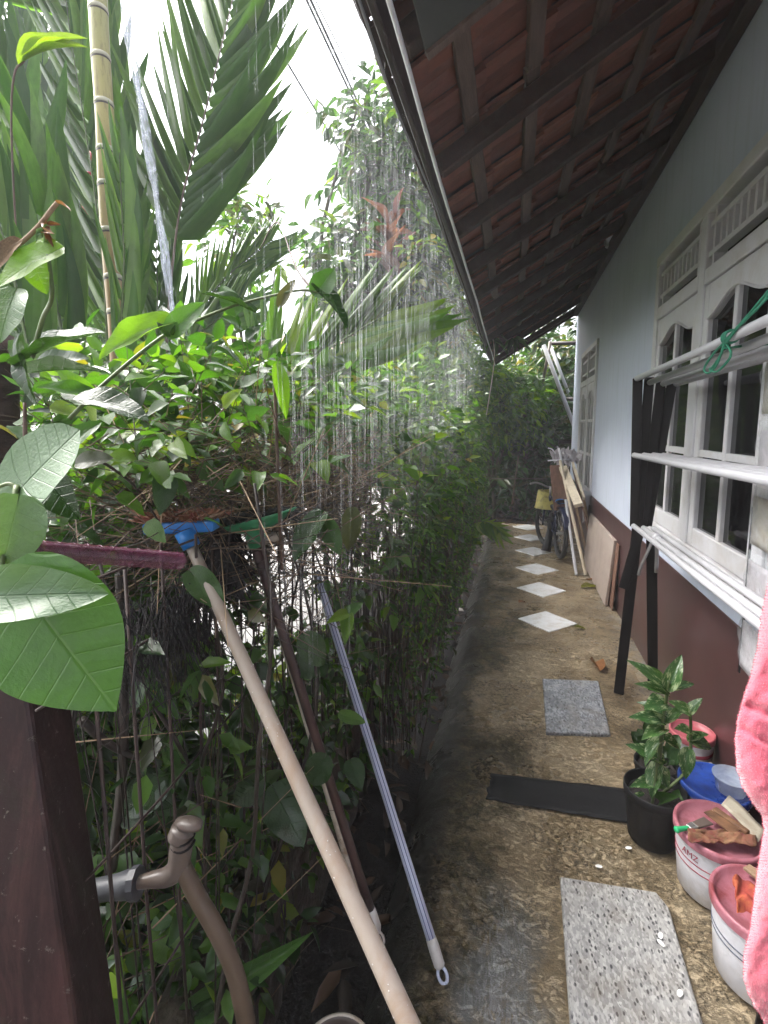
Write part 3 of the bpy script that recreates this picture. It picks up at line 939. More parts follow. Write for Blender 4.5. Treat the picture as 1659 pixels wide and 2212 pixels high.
def pipe(x, z, y0=2.755, y1=1.04, r=.0138, dz=.018):
    mb = MB()
    mb.tube([(x, y0, z), (x + .002, (y0 + y1) / 2, z + dz * .35), (x, y1, z + dz)], r, 14)
    o = mb.build('pipe', M['pvc_white'], rack, smooth=False)
    for p in o.data.polygons: p.use_smooth = len(p.vertices) == 4
    return o
for x, z, y0 in ((.583, 1.680, 2.775), (.640, 1.660, 2.76), (.697, 1.652, 2.75), (.752, 1.650, 2.745)): pipe(x, z, y0, dz=.03)
for x, z, y0 in ((.590, 1.305, 2.76), (.628, 1.307, 2.735), (.664, 1.309, 2.71), (.702, 1.309, 2.69)): pipe(x, z, y0, dz=.022)
for x, z, y0 in ((.604, .950, 2.75), (.642, .948, 2.72), (.682, .952, 2.70)): pipe(x, z, y0, dz=.02, r=.0125)
mb = MB(); mb.tube([(.642, 2.49, .949), (.642, 2.45, .949)], .021, 12); mb.build('joint_sleeve', M['pvc_white'], rack, smooth=True)

st = MB()
sx = .566
def S(u, v, dx=0): 
    p = pX(u, v, sx + dx); return (p.x, p.y, p.z)
loops = [[S(1562, 742), S(1543, 762), S(1526, 786), S(1521, 800), S(1530, 806), S(1545, 793), S(1556, 770), S(1563, 745)],
         [S(1566, 742), S(1556, 768), S(1540, 792), S(1533, 797), S(1548, 803), S(1572, 780), S(1579, 762), S(1570, 744)],
         [S(1560, 744), S(1580, 722), S(1612, 690), S(1640, 662), S(1662, 640, .01)],
         [S(1564, 738), S(1588, 712), S(1620, 676), S(1660, 628, .01)],
         [S(1568, 742), S(1600, 700), S(1635, 668), S(1670, 622, .01)]]
for l in loops: st.tube(smooth_pts(l, 6), .0032, 6)
for k in range(3):
    yk = pX(1563, 745, sx).y + .012 * k - .01
    st.tube([(.583 + .0175 * math.cos(a), yk + .004 * math.sin(a * .5), 1.697 + .0175 * math.sin(a)) for a in np.linspace(0, 6.283, 14)], .0032, 6)
st.tube(smooth_pts([S(1566, 752), S(1600, 748, .06), S(1640, 745, .1), S(1670, 742, .1)], 5), .0032, 6)
tag(st.build('nylon_string', M['string_green'], smooth=True), 'green nylon string knotted round the topmost white pipe with loops hanging', 'string')

# hanging clear pocket organiser behind the rack
org = empty('pocket_organiser', (.79, 1.6, 1.0), 'clear plastic hanging pocket organiser filled with papers beside the window', 'organiser')
yA, yB = 1.925, 1.22
def orgp(a, b, bulge=0.0):
    y = yA + (yB - yA) * a
    z = 1.70 - 1.075 * b
    return (.785 - bulge, y, z)
mb = MB()
mb.grid(lambda a, b: (orgp(a, b)[0] + .006 * nz(a * 3, b * 9, 0, 1), orgp(a, b)[1] + .012 * nz(b * 7, 2, 0, 1) * (1 if a < .05 else .3), orgp(a, b)[2]), 20, 50)
mb.build('back_sheet', M['plastic_clear'], org, smooth=True)
NP = 5
for k in range(NP):
    b0, b1 = .02 + k * .196, .02 + k * .196 + .185
    mb = MB()
    def pk(a, b, k=k, b0=b0, b1=b1):
        bb = b0 + (b1 - b0) * b
        h = math.sin(math.pi * min(1, max(0, a))) ** .4 * (.25 + .75 * math.sin(math.pi * min(1, .15 + b * .85)) ** .6)
        p = orgp(a, bb, .004 + .042 * h + .010 * nz(a * 5 + k * 7, b * 4, k, 1))
        return p
    mb.grid(pk, 22, 14)
    mb.build('pocket', M['plastic_clear'], org, smooth=True)
    mb = MB()
    def pc(a, b, k=k, b0=b0, b1=b1):
        bb = b0 + (b1 - b0) * (.16 + .80 * b)
        return orgp(.05 + .88 * a, bb, .014 + .014 * math.sin(a * 3.1) + .006 * nz(a * 3 + k, b * 3, 3, 1))
    mb.grid(pc, 10, 8)
    mb.build('paper_card', M['card' if k in (0, 2) else 'paper'], org, smooth=True, solid=.002)
mb = MB(); mb.bar((.787, yA + .006, 1.18), (.787, yA + .004, .60), .012, .004, side=(0, 1, 0)); mb.build('edge_binding', M['black_plastic'], org)
mb = MB(); mb.tube([(.785, yA, 1.70), (.785, yB, 1.705)], .006, 6); mb.build('hanger_rod', M['steel'], org)

# ------------------------------------------------------------------ pink fleece towel hanging close by
EDGE = [(1000, 1735), (1040, 1715), (1150, 1690), (1230, 1668), (1265, 1659), (1330, 1645), (1400, 1636), (1460, 1622), (1490, 1611), (1550, 1594), (1600, 1588), (1660, 1591), (1700, 1604), (1740, 1630), (1765, 1648), (1795, 1650),
        (1850, 1641), (1930, 1630), (2000, 1622), (2060, 1608), (2110, 1606), (2160, 1622), (2205, 1650), (2260, 1700)]
EV = np.array(EDGE, float)
def towel_pt(a, b):
    v = 1000 + 1260 * b
    ue = np.interp(v, EV[:, 0], EV[:, 1])
    an = a * 2 * math.pi
    thin = min(1, b * 14, (1 - b) * 10 + .05) ** .5
    u = ue + (1 - math.cos(an)) * 105 * (.35 + .65 * thin) 
    d = .50 - .042 * thin * math.sin(an) - .012 * math.sin(v * .011) * math.sin(an)
    p = pD(u, v, d)
    crease = max(0, 1 - abs(v - 1520 - (u - ue) * .35) / 16) * .010 * min(1, (u - ue) / 18) + max(0, 1 - abs(v - 1570 - (u - ue) * .5) / 10) * .006 * min(1, (u - ue) / 25)
    p += (p - EYE).normalized() * (crease + .004 * max(0, math.sin(v * .021 + (u - ue) * .05 + 2 * noise.noise(Vector((v * .004, 0, 0))))) * min(1, (u - ue) / 30))
    k = .0010 * nz(u * .06, v * .06, 0, 1) + .0006 * nz(u * .25, v * .25, 4, 1)
    return tuple(p + Vector((k, k, k)))
tw = MB()
tw.grid(towel_pt, 80, 200)
towel = tag(tw.build('towel', M['fleece'], smooth=True), 'fluffy pink fleece towel hanging in soft folds over the paint buckets', 'towel')
m_ = MB(); p_ = pD(1830, 1010, .5); m_.tube([p_ - Vector((0, 0, .02)), p_ + Vector((0, 0, .05)), Vector((p_.x, p_.y, rf((p_.x + .31) / SL.x, 0, -.05).z))], .003, 6)
m_.build('hanging_cord', M['cable_white'], towel, smooth=True)
def fuzz():
    V, T = [], []
    me = towel.data
    rnd = random.Random(3)
    for p in me.polygons:
        for q in range(3):
            w = [rnd.random() + .05 for _ in p.vertices]; s = sum(w)
            c = Vector((0, 0, 0))
            for x, i in zip(w, p.vertices): c += me.vertices[i].co * (x / s)
            n = p.normal if p.normal.dot(EYE - c) > 0 or True else -p.normal
            n = n.normalized()
            h = rnd.uniform(.0010, .0024)
            t = Vector((rnd.gauss(0, 1), rnd.gauss(0, 1), rnd.gauss(0, 1) - .4)).normalized()
            for sg in (1, -1):
                tip = c + (n * sg + t * .9).normalized() * h
                sd = t.cross(n).normalized() * .00022
                b = len(V)
                V += [c - sd, c + sd, tip]
                T.append((b, b + 1, b + 2))
    return np.array(V), np.array(T)
V, T = fuzz()
o = link('pile', fastmesh('pile', V, T, M['fleece'], smooth=False), towel)
o['kind'] = 'stuff'

# ------------------------------------------------------------------ buckets, pots and what lies on them
def tub(name, label, x, y, r, h, lid, body='bucket_white', bands=None, taper=.86, rot=0.0):
    e = empty(name, (x, y, 0), label, 'paint bucket')
    T_ = Matrix.Translation((x, y, .004))
    mb = MB()
    rb = r * taper
    mb.lathe([(0, 0), (rb * .93, 0), (rb, .008), (rb + (r - rb) * .55, h * .5), (r * .985, h * .86), (r * .99, h - .02), (r * 1.0, h - .018), (r, h - .008)], 48, T_)
    mb.build('bucket', M[body], e, smooth=True)
    mb = MB()
    zt = h - .004
    mb.lathe([(r * 1.045, zt - .018), (r * 1.055, zt - .002), (r * 1.045, zt + .007), (r * 1.0, zt + .009), (r * .955, zt + .006), (r * .93, zt - .006), (r * .5, zt - .007), (0.0005, zt - .007)], 48, T_)
    mb.build('lid', M[lid], e, smooth=True)
    for (z0, z1, mt) in bands or ():
        mb = MB()
        q = lambda z: rb + (r - rb) * (z / h) ** .8 + .0012
        mb.lathe([(q(z0) - .003, z0), (q(z0), z0), (q(z1), z1), (q(z1) - .003, z1)], 48, T_)
        mb.build('band', M[mt], e, smooth=True)
    return e
b1 = tub('paint_bucket', 'white paint bucket with pink lid, scraper and green brush resting on it', .657, 1.650, .118, .205, 'lid_rose', bands=[(.106, .109, 'label_red'), (.128, .131, 'label_red')])
b2 = tub('paint_bucket', 'white paint bucket half hidden by the towel, orange rag on its pink lid', .672, 1.385, .118, .212, 'lid_rose', bands=[(.118, .121, 'label_grey'), (.134, .137, 'label_grey')])
b3 = tub('paint_bucket', 'white bucket with a pink lid standing behind the potted plant', .755, 2.215, .080, .195, 'lid_pink', bands=[(.12, .135, 'label_red')])
b4 = tub('paint_bucket', 'white bucket with blue lid carrying a clear plastic container', .722, 1.876, .108, .205, 'lid_blue', bands=[(.15, .165, 'black_plastic')])

def letters(txt, x, y, r, z, ang, size, mat, parent, tilt=0.0):
    """flat print wrapped on the side of a bucket, one small text per letter"""
    for i, ch in enumerate(txt):
        a = ang + i * size * .72 / r
        cu = bpy.data.curves.new('lettering', 'FONT')
        cu.body = ch; cu.size = size; cu.align_x = 'CENTER'; cu.extrude = .0004
        cu.materials.append(M[mat])
        tmp = bpy.data.objects.new('lettering_curve', cu)
        me = bpy.data.meshes.new_from_object(tmp)
        bpy.data.objects.remove(tmp)
        o = bpy.data.objects.new('lettering', me)
        COL.objects.link(o)
        n = Vector((math.cos(a), math.sin(a), 0))
        t = Vector((-math.sin(a), math.cos(a), 0))
        m = Matrix((t, Vector((0, 0, 1)), n)).transposed().to_4x4()
        m.translation = Vector((x, y, z)) + n * (r + .0012)
        o.parent = parent
        o.matrix_basis = wmat(parent).inverted() @ m
letters('AMZ', .657, 1.650, .1155, .148, R(204), .026, 'label_red', b1)

# clear food container on the blue lid
cc = Vector((.760, 1.845, .2085))
mb = MB()
mb.lathe([(0.0005, 0), (.040, 0), (.044, .004), (.054, .052), (.058, .053), (.059, .058), (.055, .0585), (.0005, .060)], 32, Matrix.Translation(cc))
tag(mb.build('food_container', M['container_clear'], smooth=True), 'round clear plastic food container upside down on the blue lid', 'container')
# crumpled white carrier bag wedged behind
mb = MB()
pb = Vector((.775, 2.045, .0))
def bagp(a, b):
    an = a * 2 * math.pi
    h = b * .155
    r = .05 * math.sin(math.pi * (.18 + .78 * b)) ** .7 + .004
    k = 1 + .35 * nz(math.cos(an) * 2, math.sin(an) * 2, b * 4, 1.6)
    return (pb.x + r * k * math.cos(an) * .85, pb.y + r * k * math.sin(an) * 1.6, h + .02 * nz(a * 6, b * 5, 3, 1) * b + .004)
mb.grid(bagp, 30, 14)
tag(mb.build('plastic_bag', M['bag_white'], smooth=True), 'crumpled white plastic bag tucked between the blue lid and the wall', 'bag')
# milky jug half seen behind the towel
mb = MB()
mb.lathe([(.0005, .0), (.05, 0), (.055, .01), (.056, .12), (.04, .15), (.018, .165), (.018, .185), (.0005, .187)], 28, Matrix.Translation((.785, 1.725, .004)))
tag(mb.build('plastic_jug', M['container_clear'], smooth=True), 'milky plastic jug standing between the blue lid and the towel', 'jug')

ZL = .2135     # resting height on bucket one
def L1(u, v, dz=0.0): 
    p = pZ(u, v, ZL + dz); return p
br = empty('paint_brush', L1(1490, 1790), 'worn green-handled paint brush lying on the pink bucket lid', 'paint brush')
mb = MB()
a, b_, c_ = L1(1458, 1793, .012), L1(1487, 1788, .012), L1(1528, 1775, .010)
mb.tube(smooth_pts([a, a.lerp(b_, .25), b_], 4), [.005, .0085, .010, .010, .009, .008, .007, .0065, .006], 10)
mb.build('handle', M['brush_green'], br, smooth=True)
mb = MB(); mb.bar(b_, b_.lerp(c_, .35), .020, .010, w2=.026); mb.build('ferrule', M['steel'], br, bevel=.002)
mb = MB(); mb.bar(b_.lerp(c_, .35), c_ + Vector((.006, .006, 0)), .024, .009, w2=.034, h2=.005); mb.build('bristles', M['tap_pvc'], br, bevel=.002)
sc = empty('wall_scraper', L1(1580, 1780), 'rusty putty scraper with a brown wooden grip on the pink bucket lid', 'scraper')
mb = MB(); a, b_ = L1(1542, 1748, .022), L1(1617, 1800, .022)
mb.bar(a, b_, .024, .014, w2=.018); mb.build('handle', M['scraper_wood'], sc, bevel=.004, seg=2)
n_ = (b_ - a).normalized(); s_ = Vector((-n_.y, n_.x, 0))
mb = MB(); mb.bar(a - n_ * .002 - s_ * .02 , b_ - s_ * .03 - n_ * .02, .044, .002); mb.build('blade', M['scraper_wood'], sc)
mb = MB()
def cd(a, b):
    p = L1(1560, 1735, .030).lerp(L1(1640, 1812, .022), a) + Vector((.026 * (b - .5) * 1.6 + .015, .034 * (b - .5) * 1.6 + .018, .004 * math.sin(a * 5)))
    return tuple(p)
mb.grid(cd, 10, 4)
tag(mb.build('card_sheet', M['card'], smooth=True, solid=.003), 'stiff grey card sheet lying beside the scraper on the lid', 'card')
mb = MB()
def rag(a, b):
    c0 = L1(1485, 1812, .004).lerp(L1(1632, 1822, .006), a)
    off = Vector((.014, .05, 0)) * (b - .42)
    z = .012 + .016 * nz(a * 5, b * 3, 1, 1) + .012 * math.sin(a * 7 + b * 4) * (1 - abs(2 * b - 1)) + .006 * nz(a * 14, b * 8, 4, 1)
    return tuple(c0 + off * (1 + .9 * nz(a * 5, b, 5, 1)) + Vector((0, 0, z)))
mb.grid(rag, 40, 14)
tag(mb.build('stained_rag', M['cloth_brown'], smooth=True, solid=.003), 'brown paint-stained rag crumpled across the pink bucket lid', 'rag')
mb = MB()
ZL2 = .221
def rag2(a, b):
    p0 = pZ(1600, 1905, ZL2 + .01).lerp(pZ(1612, 2000, ZL2 - .02), b)
    p = p0 + Vector((.075 * (a - .25), .012 * math.sin(a * 6), 0))
    drop = max(0, b - .55) * .10
    return (p.x + .005 * nz(a * 4, b * 6, 2, 1), p.y - .01 * b, p.z - drop + .014 * nz(a * 4, b * 5, 0, 1) + .006)
mb.grid(rag2, 16, 24)
tag(mb.build('orange_rag', M['cloth_red'], smooth=True, solid=.003), 'orange and red stained rag draped over the bucket rim by the towel', 'rag')
mb = MB()
mb.bar(pZ(1612, 1872, ZL2 + .008), pZ(1668, 1915, ZL2 + .008), .028, .010)
tag(mb.build('wood_offcut', M['wood_plank'], bevel=.002), 'small pale wood offcut lying on the lid near the towel', 'wood')

def pot(name, label, x, y, r, h):
    e = empty(name, (x, y, 0), label, 'flower pot')
    mb = MB()
    T_ = Matrix.Translation((x, y, .004))
    mb.lathe([(.0005, 0), (r * .74, 0), (r * .78, .006), (r * .95, h * .8), (r * .97, h * .84), (r, h * .85), (r * 1.01, h - .003), (r * .985, h), (r * .95, h - .004), (r * .92, h * .8)], 40, T_)
    mb.build('pot', M['black_plastic'], e, smooth=True)
    mb = MB()
    mb.grid(lambda a, b: (x + (a - .5) * r * 1.8 * math.sqrt(max(0, 1 - (2 * b - 1) ** 2)), y + (b - .5) * r * 1.8, h * .82 + .008 * nz(a * 6, b * 6, 0, 1)), 14, 14)
    mb.build('soil', M['soil'], e, smooth=True)
    return e
P1 = (.520, 1.822)
pot('flower_pot', 'round black plastic pot holding the tall variegated plant', *P1, .100, .195)
pot('flower_pot', 'smaller black plastic pot behind the tall variegated plant', .585, 2.055, .080, .14)
plant = empty('potted_plant', (*P1, .16), 'tall leafy variegated plant growing from the round black pot', 'plant')
yP = P1[1]
def PP(u, v, dy=0.0): return pY(u, v, yP + dy)
mb = MB()
base = Vector((*P1, .15))
stem = smooth_pts([base, PP(1424, 1640), PP(1432, 1560), PP(1442, 1490), PP(1444, 1470)], 5)
mb.tube(stem, [.0085 - .004 * i / len(stem) for i in range(len(stem))], 8)
stem2 = smooth_pts([base + Vector((.03, .03, 0)), PP(1485, 1660, .05), PP(1492, 1580, .05), PP(1490, 1535, .05)], 5)
mb.tube(stem2, .0055, 7)
stem3 = smooth_pts([base + Vector((-.02, -.02, 0)), PP(1408, 1740, -.04), PP(1415, 1690, -.03), PP(1420, 1640, -.02)], 5)
mb.tube(stem3, .005, 7)
mb.build('stem', M['twig_green'], plant, smooth=True)
LV = [  # base, tip, width px, depth offset at tip, kind
    (1440, 1490, 1372, 1424, 30, -.03), (1445, 1486, 1470, 1416, 30, .02), (1446, 1488, 1503, 1470, 22, .04), (1440, 1500, 1385, 1470, 24, -.06),
    (1438, 1520, 1400, 1520, 40, -.05), (1436, 1545, 1380, 1508, 22, .03), (1432, 1560, 1366, 1540, 30, -.02), (1434, 1575, 1396, 1580, 30, -.07),
    (1430, 1600, 1385, 1640, 26, -.05), (1428, 1640, 1362, 1605, 30, -.02), (1440, 1560, 1478, 1520, 24, .05), (1438, 1600, 1478, 1612, 30, .02),
    (1490, 1540, 1450, 1512, 24, .04), (1491, 1540, 1512, 1505, 22, .06), (1492, 1580, 1462, 1570, 24, .02), (1492, 1600, 1545, 1610, 32, .06), (1488, 1620, 1478, 1680, 30, 0), (1490, 1600, 1530, 1575, 22, .09),
    (1424, 1650, 1400, 1720, 32, -.06), (1420, 1660, 1450, 1700, 30, -.03), (1415, 1690, 1372, 1690, 26, -.05), (1410, 1735, 1365, 1712, 26, -.04), (1412, 1735, 1445, 1715, 26, -.06), (1410, 1745, 1400, 1790, 24, -.07),
    (1425, 1750, 1462, 1770, 26, -.06), (1440, 1760, 1478, 1745, 24, .02), (1415, 1760, 1385, 1765, 22, -.06), (1450, 1760, 1440, 1795, 22, -.08), (1430, 1700, 1410, 1650, 24, .03), (1455, 1740, 1480, 1700, 26, .03),
]
for k, (u, v, u2, v2, w, dy) in enumerate(LV):
    A, B = PP(u, v), PP(u2, v2, dy)
    if u > 1480 and u < 1500 and v < 1700: A = PP(u, v, .05)
    wd = w / FOC * 2.05 * .98
    put_leaf(plant, 'lance', 'variegated' if k < 22 else 'leaf_mid', A, B, wd, face=Vector((-.25, -.55, 1.0)) + Vector((random.uniform(-.4, .4), random.uniform(-.3, .3), 0)), curl=random.uniform(.6, 1.3))
plant2 = empty('potted_plant', (.585, 2.055, .12), 'low dark round-leaved plant in the smaller pot behind', 'plant')
for k in range(16):
    an = k * 2.4
    bs = Vector((.585, 2.055, .12)) + Vector((math.cos(an), math.sin(an), 0)) * .02
    tp = bs + Vector((math.cos(an) * (.05 + .03 * random.random()), math.sin(an) * .07, random.uniform(.05, .16)))
    put_leaf(plant2, 'round', 'big_dark', bs.lerp(tp, .55), tp + Vector((0, 0, -.005)), .05, face=Vector((math.cos(an) * .3, math.sin(an) * .3 - .3, 1)))

# ------------------------------------------------------------------ fallen leaves, petals, chips on the path
def fallen(p, L, w, ang, lab, mat='dry_leaf', kind='oval', grp=None, lift=.004, curl=1.0):
    base = Vector((p[0], p[1], lift))
    d = Vector((math.cos(ang), math.sin(ang), .10))
    o = put_leaf(None, kind, mat, base - d * L * .5 + Vector((0, 0, .012)), base + d * L * .5, w, face=Vector((.15, .1, 1)), name='fallen_leaf' if kind != 'round' or mat != 'petal' else 'petal', curl=curl)
    return tag(o, lab, 'leaf' if mat != 'petal' else 'petal', grp)
fallen((.535, 3.20), .16, .075, R(95), 'curled orange-brown dead leaf beyond the grey granite slab', curl=1.6)
fallen((.52, 3.76), .07, .04, R(20), 'small yellow-brown dead leaf beside the white tile', 'leaf_yellow')
fallen((.745, 4.80), .17, .07, R(30), 'yellow-orange dead leaf near the foot of the leaning stone board', 'leaf_yellow')
fallen((.765, 5.02), .12, .05, R(160), 'brown dead leaf just behind the yellow-orange one', 'dry_leaf')
fallen((.12, 4.22), .08, .04, R(60), 'tiny brown dead leaf between the second and third white tiles', 'dry_leaf')
for (u, v, a, lab) in ((1360, 1828, 20, 'lone white petal near the black flower pot'), (1427, 2024, 70, 'white petal, first of the touching pair on the speckled slab'),
                       (1425, 2040, 120, 'white petal, second of the touching pair on the speckled slab'), (1469, 2149, 60, 'white petal at the slab corner by the buckets'), (1296, 1868, 10, 'small pale petal between mat and speckled slab')):
    p = pZ(u, v, .012)
    on = v > 1950
    o = put_leaf(None, 'round', 'petal', Vector((p.x - .009 * math.cos(R(a)), p.y - .009 * math.sin(R(a)), .020 if on else .006)),
                 Vector((p.x + .009 * math.cos(R(a)), p.y + .009 * math.sin(R(a)), .020 if on else .006)), .013, face=Vector((0, 0, 1)), name='petal', curl=.3)
    tag(o, lab, 'petal', 'white petals fallen on the path')
def rock(name, p, s, mat, seed, sq=(1, 1, .6)):
    mb = MB()
    def f(a, b):
        th, ph = a * 2 * math.pi, b * math.pi
        d = Vector((math.cos(th) * math.sin(ph), math.sin(th) * math.sin(ph), math.cos(ph)))
        r = s * (1 + .45 * noise.noise(d * 1.7 + Vector((seed, 0, 0))))
        return (p[0] + d.x * r * sq[0], p[1] + d.y * r * sq[1], p[2] + d.z * r * sq[2])
    mb.grid(f, 16, 10)
    return mb.build(name, M[mat], smooth=True)
tag(rock('stone_chip', (-.285, 1.69, -.09), .035, 'card', 3), 'pale broken stone chip lying in the dark ditch', 'stone')
ditch_l = []
for i in range(60):
    x, y = random.uniform(-.5, -.22), random.uniform(1.6, 7.5)
    ditch_l.append((x, y))
# ------------------------------------------------------------------ far end of the path: stone board, planks, poles, bicycle
mb = MB()
yb0, yb1 = 4.30, 5.62
mb.hexa([(.765, yb0, .0), (.790, yb0, .0), (.790, yb1, .0), (.765, yb1, .0), (.808, yb0, .545), (.833, yb0, .545), (.833, yb1, .545), (.808, yb1, .545)])
tag(mb.build('stone_board', M['stone_board'], bevel=.004), 'pinkish grey stone board leaning against the brown skirting', 'board')
mb = MB()
mb.hexa([(.800, 4.20, .0), (.812, 4.20, .0), (.812, 4.9, .0), (.800, 4.9, .0), (.826, 4.20, .53), (.836, 4.20, .53), (.836, 4.9, .53), (.826, 4.9, .53)])
tag(mb.build('brown_board', M['wood_brown'], bevel=.003), 'thin brown board standing behind the pinkish stone board', 'board')

def lean(name, a, b, w, h, mat, lab, cat='plank', side=(0, 1, 0), grp=None, rnd=False):
    mb = MB()
    if rnd: mb.tube([a, b], w / 2, 12)
    else: mb.bar(a, b, w, h, side=side)
    return tag(mb.build(name, M[mat], smooth=False, bevel=0 if rnd else .004), lab, cat, grp)
G = 'timber and pipes leaning by the bicycle'
lean('white_pipe', pZ(1245, 1242), pY(1222, 1080, 5.75), .03, .03, 'pvc_white', 'white pipe leaning by the bicycle, the one standing closest to its wheel', 'pipe', rnd=True, grp=G)
lean('white_pipe', pZ(1265, 1242), pY(1210, 995, 5.85), .032, .032, 'wood_pale', 'cream pipe leaning between the white pipe and the rusty plank', 'pipe', rnd=True, grp=G)
lean('timber_plank', pY(1216, 1010, 5.95), pY(1250, 1092, 5.35), .085, .045, 'wood_pale', 'pale sawn plank with its cut end over the blue saddle', side=(1, 0, .3), grp=G)
lean('timber_plank', pY(1238, 1008, 6.2), pZ(1292, 1232), .11, .022, 'wood_brown', 'rusty brown plank reaching down to the dead leaves', side=(0, 1, 0), grp=G)
lean('timber_plank', pY(1226, 1015, 6.1), pZ(1278, 1222) + Vector((0, .25, 0)), .14, .02, 'wood_plank', 'wide weathered plank behind the cream pipe', side=(0, 1, 0), grp=G)
lean('timber_plank', pY(1202, 1005, 6.1), pY(1212, 1102, 5.9), .15, .02, 'wood_brown', 'short brown board above the yellow basket', side=(1, 0, 0), grp=G)
lean('timber_strip', pY(1237, 1000, 6.0), pY(1262, 1078, 5.6), .05, .025, 'wood_pale', 'narrow pale strip of wood nearest the far window', side=(0, 1, 0), grp=G)
lean('timber_strip', pY(1258, 1060, 5.75), pZ(1284, 1218) + Vector((.02, .1, 0)), .045, .025, 'wood_plank', 'weathered wood strip touching the stone board', side=(0, 1, 0), grp=G)
mb = MB()
mb.hexa([tuple(pY(u, v, 5.78 + d)) for d, u, v in ((0, 1258, 1130), (.01, 1268, 1118), (.04, 1277, 1062), (.03, 1259, 1058))] + [tuple(pY(u, v, 5.80 + d)) for d, u, v in ((0, 1258, 1130), (.01, 1268, 1118), (.04, 1277, 1062), (.03, 1259, 1058))])
tag(mb.build('white_offcut', M['pvc_white']), 'small white board offcut propped under the far window', 'board')

by0, bx0 = 5.50, .540          # rear wheel toward us
bike = empty('bicycle', (bx0, by0 + .4, 0), 'small dark blue bicycle with blue saddle parked among planks', 'bicycle')
RW = .275
fx, fy = .435, 6.30
ax = (Vector((fx, fy, 0)) - Vector((bx0, by0, 0))).normalized()
def wheel(cx, cyy, d):
    Mx = Matrix((d, Vector((0, 0, 1)), d.cross(Vector((0, 0, 1))))).transposed().to_4x4()
    Mx.translation = (cx, cyy, RW + .004)
    def ring(r, rt, sq=1.0, n=36, k=9):
        mb = MB()
        def f(a, b):
            t, p = a * 2 * math.pi, b * 2 * math.pi
            q = r + rt * math.cos(p)
            return tuple(Mx @ Vector((q * math.cos(t), q * math.sin(t), rt * sq * math.sin(p))))
        mb.grid(f, n, k)
        return mb
    w = ring(RW - .024, .024, 1.05).build('wheel', M['rubber'], bike, smooth=True)
    ring(RW - .052, .010, 1.1, 36, 6).build('rim', M['black_metal'], w, smooth=True)
    mb = MB()
    for k in range(20):
        an = k / 20 * 2 * math.pi
        mb.tube([Mx @ Vector((.02 * math.cos(an + .8), .02 * math.sin(an + .8), .02 * (-1) ** k)), Mx @ Vector(((RW - .055) * math.cos(an), (RW - .055) * math.sin(an), 0))], .0014, 3, cap=False)
    mb.tube([Mx @ Vector((0, 0, -.045)), Mx @ Vector((0, 0, .045))], .018, 8)
    mb.build('spokes', M['steel'], w)
wheel(bx0, by0 + RW, ax)
wheel(fx, fy, Vector((ax.x - .35, ax.y, 0)).normalized())
rc = Vector((bx0, by0 + RW, RW)); fc = Vector((fx, fy, RW))
bb = rc.lerp(fc, .48) + Vector((0, 0, -.01)); seat = rc.lerp(fc, .30) + Vector((0, 0, .30)); hd = rc.lerp(fc, .86) + Vector((0, 0, .36)); hdb = rc.lerp(fc, .9) + Vector((0, 0, .20))
mb = MB()
for a, b, r in ((bb, seat, .014), (seat, hd, .014), (bb, hdb, .017), (hd, hdb, .019)): mb.tube([a, b], r, 8)
sd = ax.cross(Vector((0, 0, 1)))
for s in (-.055, .055):
    mb.tube([rc + sd * s, seat + sd * s * .3 - Vector((0, 0, .04))], .008, 6)
    mb.tube([rc + sd * s, bb + sd * s * .4], .009, 6)
    mb.tube([fc + sd * s, hdb + sd * s], .011, 6)
mb.tube([hdb - sd * .06, hdb + sd * .06], .014, 6)
mb.build('frame', M['bike_blue'], bike, smooth=True)
mb = MB()
sp = pY(1212, 1085, seat.y - .02)
mb.tube([seat, sp - Vector((0, 0, .02))], .012, 8)
def sad(a, b):
    t = a
    w = .075 * (1 - .65 * t) * (1 + .1 * math.sin(t * 3))
    an = b * 2 * math.pi
    return tuple(sp + ax * (t * .24 - .07) + sd * (w * math.cos(an)) + Vector((0, 0, .028 * math.sin(an) * (1 if math.sin(an) > 0 else .7) + .012 * (1 - t))))
mb2 = MB(); mb2.grid(sad, 12, 14)
sdl = mb2.build('saddle', M['blue_plastic'], bike, smooth=True)
mb.build('seat_post', M['steel'], bike, smooth=True)
mb = MB()
h0 = hd + Vector((0, 0, .10))
mb.tube([hd, h0], .013, 8)
mb.tube(smooth_pts([h0 - sd * .25 - ax * .10 + Vector((0, 0, .05)), h0 - sd * .15 + Vector((0, 0, .05)), h0, h0 + sd * .15 + Vector((0, 0, .05)), h0 + sd * .25 - ax * .10 + Vector((0, 0, .05))], 4), .011, 8)
mb.build('handlebar', M['steel'], bike, smooth=True)
mb = MB()
def fend(a, b):
    t = R(20 + 130 * a)
    w = (b - .5) * .06
    return tuple(rc - ax * 0 + ax * (math.cos(t) * (RW + .018)) * -1 + Vector((0, 0, math.sin(t) * (RW + .018))) + sd * w)
mb.grid(fend, 14, 4); mb.build('mudguard', M['bike_blue'], bike, smooth=True, solid=.003)
for s in (-1, 1):
    mb = MB()
    q = bb + sd * .06 * s
    mb.tube([q, q + Vector((0, 0, -.13 * s)) + ax * .05], .009, 6)
    e = q + Vector((0, 0, -.13 * s)) + ax * .05
    mb.box((e.x - .035, e.y - .04, e.z - .012), (e.x + .035, e.y + .04, e.z + .012))
    mb.build('pedal', M['rubber'], bike)
# dark gaiter hanging beside the front wheel
mb = MB()
ga = pY(1192, 1108, 6.15); gb_ = pY(1179, 1192, 6.05)
mb.tube(smooth_pts([ga, ga.lerp(gb_, .5) + Vector((.012, 0, 0)), gb_ + Vector((0, 0, .01))], 4), [.030, .034, .036, .037, .038, .040, .044, .050, .055], 12)
tag(mb.build('rubber_boot', M['rubber'], smooth=True), 'dark rubber boot shaft upside down beside the bicycle wheel', 'boot')

